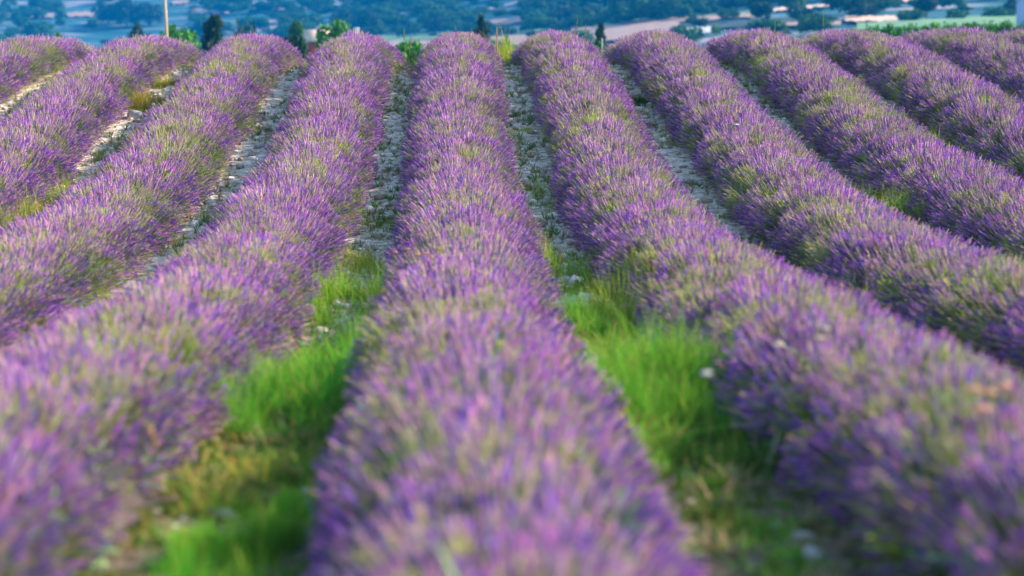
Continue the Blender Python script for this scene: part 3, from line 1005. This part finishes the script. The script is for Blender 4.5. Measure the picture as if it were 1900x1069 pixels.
def stone_mesh(seed):
    rr_ = np.random.default_rng(seed)
    v = list(ico_v); f = []; cache = {}
    def midp(a, b):
        k = (min(a, b), max(a, b))
        if k not in cache:
            m = v[a] + v[b]; v.append(m / np.linalg.norm(m)); cache[k] = len(v) - 1
        return cache[k]
    for a, b, c in ICO_F:
        x, y, z = midp(a, b), midp(b, c), midp(c, a)
        f += [(a, x, z), (x, b, y), (z, y, c), (x, y, z)]
    v = np.array(v)
    for _ in range(7):
        n_ = rr_.normal(size=3); n_ /= np.linalg.norm(n_); d = rr_.uniform(0.55, 0.85)
        k = v @ n_; over = np.maximum(k - d, 0); v = v - over[:, None] * n_
    v *= rr_.uniform(0.95, 1.05, (len(v), 1)) * np.array([1.3, 1.0, 0.65])
    return mesh_from('stone', v, f, M_STONE, np.tile(np.array([0.44, 0.42, 0.38]) * rr_.uniform(0.85, 1.2), (len(v), 1)))


STONES = [stone_mesh(i) for i in range(6)]


def stone(label, p, s, group=None):
    o = link('stone', STONES[random.randrange(6)])
    o.location = (p.x, p.y, p.z + float(soil_h(p.x, p.y)) + s * 0.25)
    o.scale = (s, s, s); o.rotation_euler = (random.uniform(-.2, .2), random.uniform(-.2, .2), random.uniform(0, 6.28))
    tag(o, label, 'stone', group)


for px, py, s, lab in [
    (568, 912, 0.018, 'bright bluish white stone against the central row in the left foreground strip'),
    (323, 980, 0.016, 'bright white rounded stone at the left edge of the foreground grass'),
    (398, 956, 0.014, 'flat cream stone just above the foreground grass patch'),
    (295, 932, 0.016, 'grey white stone under the dark lavender flank, lower left'),
    (155, 1028, 0.014, 'small pale stone near the lower left corner under the lavender'),
    (1490, 1003, 0.032, 'rounded bluish grey stone at the lower right strip'),
    (1510, 1040, 0.036, 'largest pale stone low in the right foreground strip'),
    (1440, 985, 0.030, 'cream stone beside the bluish stone in the right foreground strip'),
    (715, 478, 0.035, 'pale bluish stone in the strip below the bare soil ridges'),
    (728, 275, 0.040, 'small white stone in the strip left of the central row, left of a pair'),
    (742, 276, 0.040, 'small white stone in the strip left of the central row, right of a pair'),
    (446, 313, 0.060, 'pale stone lying against the third row left of the centre strip'),
    (250, 220, 0.120, 'large orange tinted rock beside the yellow green weed'),
    (1520, 308, 0.060, 'pale stone in the dark strip on the right half'),
    (1195, 250, 0.075, 'pale rock in the stony strip below the round green cushion'),
]:
    q = pick(px, py)
    if q: stone(lab, q, s)
side_names = {-4: 'far left stony strip', -3: 'strip beneath the tall pole', -2: 'stony strip second left from centre',
              -1: 'strip directly left of centre', 0: 'strip directly right of centre',
              1: 'white strip second right from centre', 2: 'third strip right of centre', 3: 'fourth strip right of centre'}
rr = np.random.default_rng(12)
for gk, nm in side_names.items():
    for lo, hi, where in ((27.5, 30.5, 'highest up near the crest'), (23.5, 26.5, 'in its upper part'), (19.5, 22.5, 'about halfway along'),
                          (15, 18.5, 'in its lower part'), (10, 14, 'lowest and nearest the viewer')):
        yy = rr.uniform(lo, hi)
        xx = (float(row_x(gk, yy)) + float(row_x(gk + 1, yy))) / 2 + rr.normal(0, 0.12)
        stone('pale limestone rock in the ' + nm + ', ' + where, Vector((xx, yy, float(ground(xx, yy)))), rr.uniform(0.04, 0.075), 'limestone rocks between the rows')


# ------------------------------------------------------------------ weeds and grasses between the rows
def grass_patch(name, label, px, py, rad, h, n, col, cat='grass tuft', yellow=0.10, width=0.003, lean=0.35, at=None, flowers=0, fcol=(0.8, 0.6, 0.05)):
    q = at or pick(px, py)
    r = np.random.default_rng(int(px * 7 + py))
    V = np.zeros((n, 7, 3)); 
    a = r.uniform(0, 6.28, n); d = np.sqrt(r.uniform(0, 1, n)) * rad
    # several tussocks inside the patch
    rad = rad * 1.45; n = int(n * 1.7); h = h * 0.74; width = width * 0.62
    V = np.zeros((n, 7, 3))
    nt = max(3, int(rad * 60)); tx = r.uniform(-1, 1, (nt, 2)); 
    tw = r.uniform(0.05, 1, nt) ** 2; ti = r.choice(nt, n, p=tw / tw.sum())
    bx = tx[ti, 0] * rad * 0.62 + r.normal(0, rad * 0.14, n); by = tx[ti, 1] * rad * 1.7 + r.normal(0, rad * 0.16, n)
    gx = q.x + bx; gy = q.y + by
    ex = np.exp(-((bx / rad) ** 2 + (by / rad / 1.6) ** 2) * 0.6)
    th = r.uniform(0.45, 1.15, nt)
    hh = h * r.beta(2.2, 1.8, n) * 1.25 * th[ti] * (0.5 + 0.5 * ex)
    gz = ground(gx, gy) + soil_h(gx, gy) - 0.01 - q.z
    tallb = r.random(n) < 0.10
    hh = np.where(tallb, hh * 1.35, hh)
    hh = hh * (0.25 + 0.75 * sstep(0.25, 0.5, vnoise(gx * 8, gy * 5, 51)))
    la = r.uniform(0, 6.28, n); ll = np.abs(r.normal(0, lean * 1.5, n)) * hh
    lx = np.cos(la) * ll; ly = np.sin(la) * ll
    sa = r.uniform(0, 3.14, n); w = width * r.uniform(0.6, 1.5, n)
    sx = np.cos(sa) * w; sy = np.sin(sa) * w
    for i, (t, ww) in enumerate(((0, 1.0), (0.45, 0.9), (0.8, 0.55))):
        cx = bx + lx * t * t; cy = by + ly * t * t; cz = gz + hh * t
        V[:, i * 2] = np.stack([cx - sx * ww, cy - sy * ww, cz], -1)
        V[:, i * 2 + 1] = np.stack([cx + sx * ww, cy + sy * ww, cz], -1)
    V[:, 6] = np.stack([bx + lx, by + ly, gz + hh * 0.98], -1)
    base = np.arange(n)[:, None] * 7
    quads = np.concatenate([base + np.array([0, 1, 3, 2]), base + np.array([2, 3, 5, 4])])
    tris = base + np.array([4, 5, 6])
    faces = [tuple(x) for x in quads] + [tuple(x) for x in tris]
    tc_ = r.uniform(0.7, 1.25, (nt, 1)) * (1 + np.array([[0.5, 0.0, 0.0]]) * r.uniform(0, 1, (nt, 1)))
    c = np.array(col)[None] * r.uniform(0.6, 1.4, (n, 1)) * tc_[ti]
    c[tallb] = c[tallb] * np.array([1.9, 1.15, 1.3])
    ym = r.random(n) < yellow
    c[ym] = np.array([0.42, 0.34, 0.10]) * r.uniform(0.7, 1.2, (ym.sum(), 1))
    C = np.repeat(c, 7, axis=0)
    C[6::7] *= np.array([1.35, 1.08, 1.0])
    C = np.clip(C, 0, 0.8)
    o = link(name, mesh_from(name, V.reshape(-1, 3), faces, M_GRASS, C))
    o.location = q
    tag(o, label, cat)
    if flowers:
        mb = MB()
        for _ in range(flowers):
            i = r.integers(n)
            p = V[i, 6]; s = r.uniform(0.006, 0.012)
            v = ico_v * s * np.array([1, 1, 0.6]) + p + np.array([0, 0, s])
            mb.add(v, ICO_F, np.array(fcol) * r.uniform(0.7, 1.1))
        mb.build('flower_heads', M_GRASS, o)['kind'] = 'stuff'
    return o


G1 = (0.12, 0.45, 0.03); G2 = (0.20, 0.44, 0.03); G3 = (0.07, 0.22, 0.025); G4 = (0.32, 0.40, 0.04)
GP = grass_patch
GP('tall_grass', 'feathery bright green grass left of centre at mid height', 655, 580, 0.40, 0.42, 3600, G1)
GP('tall_grass', 'bright green grass clump lapping the left row near picture middle', 600, 715, 0.38, 0.44, 4600, G1)
GP('tall_grass', 'green grass spilling over the left foreground row flank', 490, 775, 0.32, 0.42, 4200, G1)
GP('tall_grass', 'blurred bright green grass patch at the bottom left', 405, 1085, 0.19, 0.24, 4200, G1)
GP('tall_grass', 'blurred green grass beside the flat cream stone', 480, 1000, 0.17, 0.17, 2200, G1)
GP('weed_patch', 'yellowing leafy weeds in the left foreground strip', 470, 860, 0.34, 0.16, 1800, G3, 'weeds', 0.4, 0.007, 0.8, flowers=50, fcol=(0.7, 0.45, 0.08))
GP('weed_patch', 'dark leafy weeds above the yellowing ones on the left', 560, 800, 0.28, 0.14, 1500, G3, 'weeds', 0.15, 0.008, 0.8, flowers=20, fcol=(0.7, 0.5, 0.1))
GP('tall_grass', 'yellow green grass on the right flank of the central row', 1015, 505, 0.30, 0.34, 1900, G2)
GP('tall_grass', 'green grass deep in the strip right of the central row', 1075, 610, 0.30, 0.30, 2200, G1)
GP('tall_grass', 'large feathery green grass clump right of centre', 1200, 760, 0.36, 0.52, 5600, G1)
GP('tall_grass', 'tall green grass leaning on the right foreground row', 1300, 790, 0.30, 0.50, 4200, G1)
GP('tall_grass', 'dark green grass base under the large right clump', 1290, 860, 0.22, 0.28, 2000, G3)
GP('weed_patch', 'low green rosettes in the lower right strip', 1360, 1035, 0.24, 0.07, 800, G1, 'weeds', 0.1, 0.009, 1.0)
GP('weed_patch', 'low yellow green weeds under the right foreground row', 1290, 930, 0.22, 0.10, 700, G3, 'weeds', 0.3, 0.007, 1.0)
GP('weed_patch', 'sparse green weeds below the stony ridges left of centre', 712, 425, 0.26, 0.18, 800, G3, 'weeds', 0.1)
GP('weed_patch', 'grey green weed mat in the left centre strip', 660, 500, 0.26, 0.20, 900, G2, 'weeds', 0.3)
GP('green_weed', 'yellow green bushy weed in the strip under the pole', 275, 205, 0.24, 0.34, 1300, G4, 'weed', 0.3, 0.004)
GP('green_weed', 'small yellow green weed at the crest under the pole', 318, 158, 0.20, 0.25, 700, G4, 'weed', 0.2)
GP('tall_grass', 'bright green grass in the strip at the left edge', 135, 372, 0.30, 0.38, 1900, G2)
GP('tall_grass', 'darker green grass below the bright one at the left', 90, 415, 0.34, 0.30, 1600, G2)
GP('yellow_weed', 'yellow flowering weed at the left edge', 55, 425, 0.26, 0.40, 900, G4, 'weed', 0.3, flowers=90, fcol=(0.75, 0.65, 0.03))
GP('weed_patch', 'low green weeds in the strip below the dry ground, left', 418, 395, 0.26, 0.16, 800, G3, 'weeds', 0.2)
GP('weed_patch', 'low weeds on bare earth left of the foreground row', 345, 455, 0.28, 0.14, 700, G2, 'weeds', 0.4)
GP('tall_grass', 'small vivid green grass under the lower left row', 168, 585, 0.22, 0.24, 1200, G1)
GP('yellow_weed', 'yellow dotted weed at the lower left edge', 22, 670, 0.20, 0.22, 700, G2, 'weed', 0.4, flowers=40, fcol=(0.8, 0.6, 0.05))
GP('green_cushion', 'round moss green cushion plant in the white strip', 1186, 190, 0.13, 0.13, 1200, (0.07, 0.2, 0.02), 'cushion plant', 0, 0.004, 0.7)
GP('green_weed', 'small green weed near the top of the strip right of centre', 960, 215, 0.20, 0.16, 500, G3, 'weed', 0.2)
GP('green_weed', 'thin green stalks in the strip right of the central row', 978, 370, 0.30, 0.34, 420, G2, 'weed', 0.1, 0.0022, 0.2)
GP('green_weed', 'low dark weed at the head of strip right of centre', 970, 150, 0.2, 0.15, 500, G2, 'weed', 0.3)
GP('yellow_weed', 'yellow green flower stalk at the crest left of centre', 752, 165, 0.10, 0.34, 90, G4, 'weed', 0.3, 0.003, 0.2, flowers=30, fcol=(0.7, 0.6, 0.05))
GP('dry_grass', 'tan dry tuft at the crest left of the central row', 752, 140, 0.18, 0.20, 500, (0.42, 0.34, 0.16), 'grass tuft', 0.5)
GP('yellow_weed', 'yellow flowering weed in the dark strip far right', 1712, 232, 0.24, 0.34, 700, G4, 'weed', 0.4, flowers=110, fcol=(0.75, 0.6, 0.04))
GP('tall_grass', 'green grass growing in the right strip below yellow flowers', 1780, 300, 0.34, 0.46, 1100, G2)
GP('tall_grass', 'green grass stems over the right row flank', 1650, 408, 0.30, 0.50, 900, G2)
GP('green_weed', 'green weed at the right edge near the corner', 1885, 215, 0.26, 0.36, 800, G2, 'weed', 0.2)
GP('tall_grass', 'pale green grass on the far right mid row', 1680, 575, 0.30, 0.36, 1100, G2)
GP('green_weed', 'green weed in the dark strip right of centre', 1440, 500, 0.24, 0.30, 800, G3, 'weed', 0.1)
GP('green_weed', 'small green weed in the far left strip', 70, 185, 0.22, 0.26, 700, G2, 'weed', 0.3)
GP('green_weed', 'dull weed at the far left in the stony strip', 215, 285, 0.26, 0.14, 600, G2, 'weed', 0.5)
GP('dry_grass', 'dry tan grass at the head of the far left strip', 120, 150, 0.2, 0.2, 400, (0.42, 0.34, 0.16), 'grass tuft', 0.5)
for px, py, rad, hh, n, col_, lab in [
    (190, 1010, 0.22, 0.12, 1100, G3, 'dark leafy weeds by the pale stones at the lower left'),
    (270, 960, 0.20, 0.14, 1000, G3, 'green brown weeds under the lavender flank, lower left'),
    (350, 915, 0.22, 0.16, 1200, G2, 'yellow green weeds just above the flat cream stone'),
    (430, 920, 0.20, 0.14, 1100, G3, 'mixed weeds between cream stone and central row'),
    (1340, 930, 0.22, 0.10, 900, G3, 'low weeds in the right foreground strip below the big grass'),
    (1420, 1000, 0.22, 0.08, 700, G1, 'flat green weeds by bluish stones at the lower right'),
    (1270, 985, 0.18, 0.10, 700, G3, 'low weeds against the central row at lower right'),
    (1190, 860, 0.20, 0.26, 1400, G1, 'green grass below the large clump beside the central row'),
    (1110, 690, 0.20, 0.28, 1400, G1, 'green grass edging the central row right flank'),
    (690, 640, 0.20, 0.28, 1300, G1, 'green grass edging the central row left flank'),
]:
    GP('weed_patch', lab, px, py, rad, hh, n, col_, 'weeds', 0.3, 0.006, 0.7)
STRIP = {-1: 'left of the central row', 0: 'right of the central row', 1: 'second right of the central row', -2: 'second left of the central row', 2: 'third right of the central row', -3: 'third left of the central row'}
rs = np.random.default_rng(63)
for gk, nm in STRIP.items():
    for dist, word in ((7.0, 'nearest the viewer'), (9.5, 'before the big clumps'), (12.0, 'in the near half'), (15.0, 'halfway up'), (19.0, 'past the middle'), (24.5, 'in the far half')):
        if abs(gk + 0.5) > 1 and dist < 10: continue
        yy = dist + rs.uniform(-0.8, 0.8)
        xx = (float(row_x(gk, yy)) + float(row_x(gk + 1, yy))) / 2 + rs.normal(0, 0.1)
        far_ = dist > 16
        GP('green_weed', 'low green growth in the strip %s, %s' % (nm, word), int(1000 + gk * 97 + dist * 13), 300, 0.28, 0.13 if far_ else 0.20, 500 if far_ else 1100,
           G2 if far_ else G1, 'weed', 0.35, at=Vector((xx, yy, float(ground(xx, yy)))))
# grass that has come up through the rows
for px, py, rad, hh, n, lab in [
    (405, 690, 0.32, 0.58, 900, 'green blades mixed into the left foreground row flank'),
    (330, 640, 0.30, 0.58, 500, 'thin green blades growing inside the left foreground row'),
    (40, 880, 0.28, 0.50, 700, 'blurred green blades in the lower left lavender'),
    (1180, 600, 0.34, 0.56, 1100, 'green blades rising through the left flank of the right foreground row'),
    (1300, 660, 0.26, 0.52, 600, 'green blades in the right foreground row above the white flower'),
    (930, 480, 0.30, 0.56, 600, 'yellow green blades on the right shoulder of the central row'),
    (30, 430, 0.40, 0.58, 1400, 'yellow green grass mixed in the row at the left edge'),
    (1640, 590, 0.30, 0.54, 700, 'green blades in the row below the right middle'),
    (1660, 350, 0.34, 0.56, 500, 'thin bright stems on the flank of the third right row'),
    (735, 610, 0.22, 0.42, 600, 'green blades along the left flank of the central row'),
]:
    GP('tall_grass', lab, px, py, rad, hh, n, G2, width=0.0025, lean=0.25)
# grass fringe just beyond the crest
for i, (px, d, hh, lab) in enumerate([(752, 38, 0.75, 'dark green grass beyond the crest left of the central row'),
                                      (948, 38, 0.78, 'dark green grass beyond the crest right of the central row'),
                                      (1110, 38, 0.62, 'bright green grass beyond the crest below the small conifer'),
                                      (915, 37, 0.95, 'yellow green grass stalks beside the central row crest'),
                                      (560, 38, 0.5, 'dark grass beyond the crest left of the white house')]):
    GP('tall_grass', lab, px, 90 + i, 0.7, hh, 2200, (0.04, 0.15, 0.03) if i != 3 else G2, at=ground_at(px, d), lean=0.2, width=0.004)

# loose green and dry bits on the strips: a thin uncountable cover
src = []
for sgn in range(4):
    r = np.random.default_rng(500 + sgn); mb = MB()
    for _ in range(16):
        a = r.uniform(0, 6.28); L_ = r.uniform(0.03, 0.10); w = 0.003
        d = Vector((math.cos(a), math.sin(a), r.uniform(0.3, 1.6))).normalized()
        s = Vector((-math.sin(a), math.cos(a), 0)) * w
        c = (np.array([0.10, 0.22, 0.03]) if sgn < 2 else np.array([0.34, 0.28, 0.15])) * r.uniform(0.6, 1.3)
        mb.add([s, -s, d * L_ * 0.6 - s, d * L_, d * L_ * 0.6 + s], [(0, 1, 2, 4), (4, 2, 3)], c)
    src.append(mb.mesh('sprig', M_GRASS))
SPR = source_collection('sprigs', src)
r = np.random.default_rng(99)
pp, ss, ii = [], [], []
for gi in range(-6, 7):
    for _ in range(750):
        yy = r.uniform(3, 35)
        xx = (float(row_x(gi, yy)) + float(row_x(gi + 1, yy))) / 2 + r.normal(0, 0.24)
        if vnoise(np.array([xx * 1.5]), np.array([yy * 0.8]), 41)[0] < 0.38: continue
        pp.append((xx, yy, float(ground(xx, yy)) + float(soil_h(xx, yy)))); ss.append((r.uniform(0.7, 1.6),) * 3)
        ii.append(r.integers(0, 4))
n = len(pp)
o = pts_object('ground_weeds', pp, np.stack([np.zeros(n), np.zeros(n), r.uniform(0, 6.28, n)], -1), ss, ii, np.zeros(n), SPR)
tag(o, 'sparse low weeds and dry bits on the stony strips', 'weeds', kind='stuff')

# ------------------------------------------------------------------ single stalks, dry twigs, flowers
def stalk(name, label, cat, px, dist, height, col, head=None, lean=(0.02, 0), rad=0.003, base_lift=0.0, headcol=None):
    g = ground_at(px, dist)
    mb = MB()
    H = height
    pts_ = [(0, 0, 0), (lean[0] * 0.2, lean[1] * 0.2, H * 0.4), (lean[0] * 0.6, lean[1] * 0.6, H * 0.75), (lean[0], lean[1], H)]
    mb.tube(pts_, [rad, rad * 0.9, rad * 0.7, rad * 0.5], col, 4)
    o = mb.build(name, M_GRASS); o.location = g + Vector((0, 0, base_lift))
    tag(o, label, cat)
    r = np.random.default_rng(int(px))
    hb = MB()
    if head == 'seed':
        for i in range(22):
            t = i / 22; z = H * (0.74 + 0.28 * t); a = i * 2.4; L_ = 0.05 * (1 - t * 0.6)
            x = lean[0] * (0.6 + 0.4 * t)
            hb.tube([(x, lean[1], z), (x + L_ * math.cos(a) * 0.5, lean[1] + L_ * math.sin(a) * 0.5, z + L_)], [0.004, 0.001], col, 3)
        hb.build('seed_head', M_GRASS, o)
    elif head == 'umbel':
        for i in range(26):
            a = i * 2.4; q = math.sqrt(i / 26) * 0.022
            hb.add(ico_v * 0.005 + np.array([lean[0] + q * math.cos(a), lean[1] + q * math.sin(a), H + 0.006 - q * 0.2]), ICO_F, headcol or (0.8, 0.8, 0.74))
        hb.build('flower_head', M_GRASS, o)
    return o


TAN = (0.50, 0.40, 0.18)
stalk('grass_stalk', 'tall thin seeding grass stalk above the row right of centre', 'grass stalk', 1062, 30.5, 0.80, (0.32, 0.36, 0.10), 'seed', (0.08, 0))
stalk('grass_stalk', 'fine grass stalk standing on the crest right of the tall one', 'grass stalk', 1086, 30.5, 0.72, (0.32, 0.36, 0.10), 'seed', (0.0, 0))
stalk('grass_stalk', 'pale grass stalk rising above the right rows', 'grass stalk', 1527, 30.8, 0.90, (0.3, 0.36, 0.14), 'seed', (-0.01, 0))
stalk('grass_stalk', 'short grass stalk above the row left of the pale one', 'grass stalk', 1437, 30.8, 0.74, (0.3, 0.36, 0.14), 'seed', (0.0, 0))
stalk('grass_stalk', 'green stalk in the gap left of the central row', 'grass stalk', 752, 33.5, 0.62, (0.28, 0.4, 0.08), 'seed', (-0.02, 0), 0.004)
stalk('grass_stalk', 'yellow stalk in the gap left of the central row crest', 'grass stalk', 758, 31.5, 0.5, (0.45, 0.42, 0.08), 'seed', (0.05, 0), 0.004)
stalk('dock_stalk', 'stout pinkish brown seed stalk right of the central row crest', 'weed', 922, 33.0, 0.62, (0.55, 0.36, 0.24), 'seed', (0.0, 0), 0.014)


def on_row(px, py):
    return pick(px, py, 0.5)


def row_flower(label, px, py, col, cat='flower', name='white_flower', s=1.0):
    q = on_row(px, py)
    d = ray(px, py)
    k = math.hypot(q.x, q.y) / math.hypot(d.x, d.y)
    tp = CAM + d * k * 0.985
    gz = float(ground(tp.x, tp.y))
    H = tp.z - gz
    mb = MB(); mb.tube([(0, 0, 0), (0.01, 0, H * 0.5), (0, 0, H)], [0.002, 0.002, 0.0015], (0.10, 0.22, 0.03), 4)
    o = mb.build(name, M_GRASS); o.location = (tp.x, tp.y, gz); tag(o, label, cat)
    hb = MB()
    for i in range(22):
        a = i * 2.4; qq = math.sqrt(i / 22) * 0.017 * s
        hb.add(ico_v * 0.0055 * s + np.array([qq * math.cos(a), qq * math.sin(a), H + 0.005 - qq * 0.3]), ICO_F, col)
    hb.build('flower_head', M_GRASS, o)


WH = (0.85, 0.85, 0.82)
row_flower('single white flower head above the large green grass clump', 1310, 693, WH, s=0.9)
row_flower('cream flower head on the right foreground row, left of three', 1443, 640, (0.75, 0.68, 0.5), s=0.9)
row_flower('cream flower head on the right foreground row, lowest of three', 1520, 628, (0.75, 0.68, 0.5))
row_flower('cream flower head on the right foreground row, topmost of three', 1532, 610, (0.75, 0.68, 0.5), s=0.9)
row_flower('white flower head on the second row right of centre', 1366, 231, WH, s=1.3)
OR = (0.75, 0.42, 0.16)
for i, (px, py) in enumerate([(733, 468), (756, 462), (775, 472), (790, 470), (800, 478), (812, 461), (826, 474)]):
    row_flower(('leftmost small orange flower on the central row', 'second orange flower from the left on the central row', 'third orange flower from the left on the central row', 'middle orange flower of the central row sprinkle',
               'third orange flower from the right on the central row, sitting lowest', 'second orange flower from the right on the central row, highest', 'rightmost small orange flower on the central row')[i], px, py, OR, name='orange_flower', s=0.8)
for o in COL.objects:
    if o.name.startswith('orange_flower'): o['group'] = 'orange flowers on top of the central row'
for i, (px, py, lab) in enumerate([(1805, 722, 'peach head painted as an orange highlight, left of the right edge group'), (1835, 728, 'peach head painted as an orange highlight, topmost at the right edge'),
                                   (1862, 716, 'peach head painted as an orange highlight near the right edge, rightmost'), (1820, 758, 'peach head painted as an orange highlight, lowest of the right edge group')]):
    row_flower(lab, px, py, (0.75, 0.45, 0.28), name='peach_highlight', s=1.2)  # peach heads added to imitate orange highlights on the lavender


def twig(label, p0, p1, lift0, forks, col=TAN, rad=0.005):
    a = pick(*p0, lift0); a.z += lift0
    d = ray(*p1); dist = math.hypot(a.x, a.y)
    b = CAM + d * (dist / math.hypot(d.x, d.y)); b.y = a.y
    mb = MB()
    v = b - a
    mid = v * 0.5 + Vector((0.03 * v.length, 0, 0.02))
    mb.tube([(0, 0, 0), tuple(mid), tuple(v)], [rad, rad * 0.8, rad * 0.35], col, 5)
    for t, dx, dz in forks:
        s = v * t
        mb.tube([tuple(s), tuple(s + Vector((dx * 0.5, 0.0, dz * 0.55))), tuple(s + Vector((dx, 0.01, dz)))], [rad * 0.7, rad * 0.5, rad * 0.25], col, 4)
    o = mb.build('dry_twig', M_GRASS); o.location = a; tag(o, label, 'twig')


twig('yellow dry twig leaning out of the third row from left', (392, 286), (409, 240), 0.45, [(0.45, 0.10, 0.16), (0.3, -0.12, 0.10), (0.7, -0.06, 0.12)])
twig('short dry twig beside the longer one in the same row', (372, 284), (392, 262), 0.45, [(0.5, 0.05, 0.06)])
twig('forked dry stalk blurred in the lower left foreground row', (290, 830), (268, 785), 0.3, [(0.3, 0.06, 0.06), (0.6, -0.03, 0.05)], (0.6, 0.42, 0.15), 0.006)
twig('long pale stem leaning from the right foreground row', (1405, 930), (1445, 800), 0.05, [], (0.22, 0.34, 0.16), 0.004)

# ------------------------------------------------------------------ haze
mh, N, L = new_mat('air')
out = N.new('ShaderNodeOutputMaterial'); pv = N.new('ShaderNodeVolumePrincipled')
pv.inputs['Color'].default_value = (0.0, 0.27, 0.70, 1)
pv.inputs['Density'].default_value = 0.00042
pv.inputs['Anisotropy'].default_value = 0.0
L.new(pv.outputs[0], out.inputs['Volume'])
mb = MB(); mb.box(-9500, 9500, -9500, 9500, -60, 160, (1, 1, 1))
hb = mb.build('haze', mh)
tag(hb, 'blue evening haze filling the valley', kind='stuff')
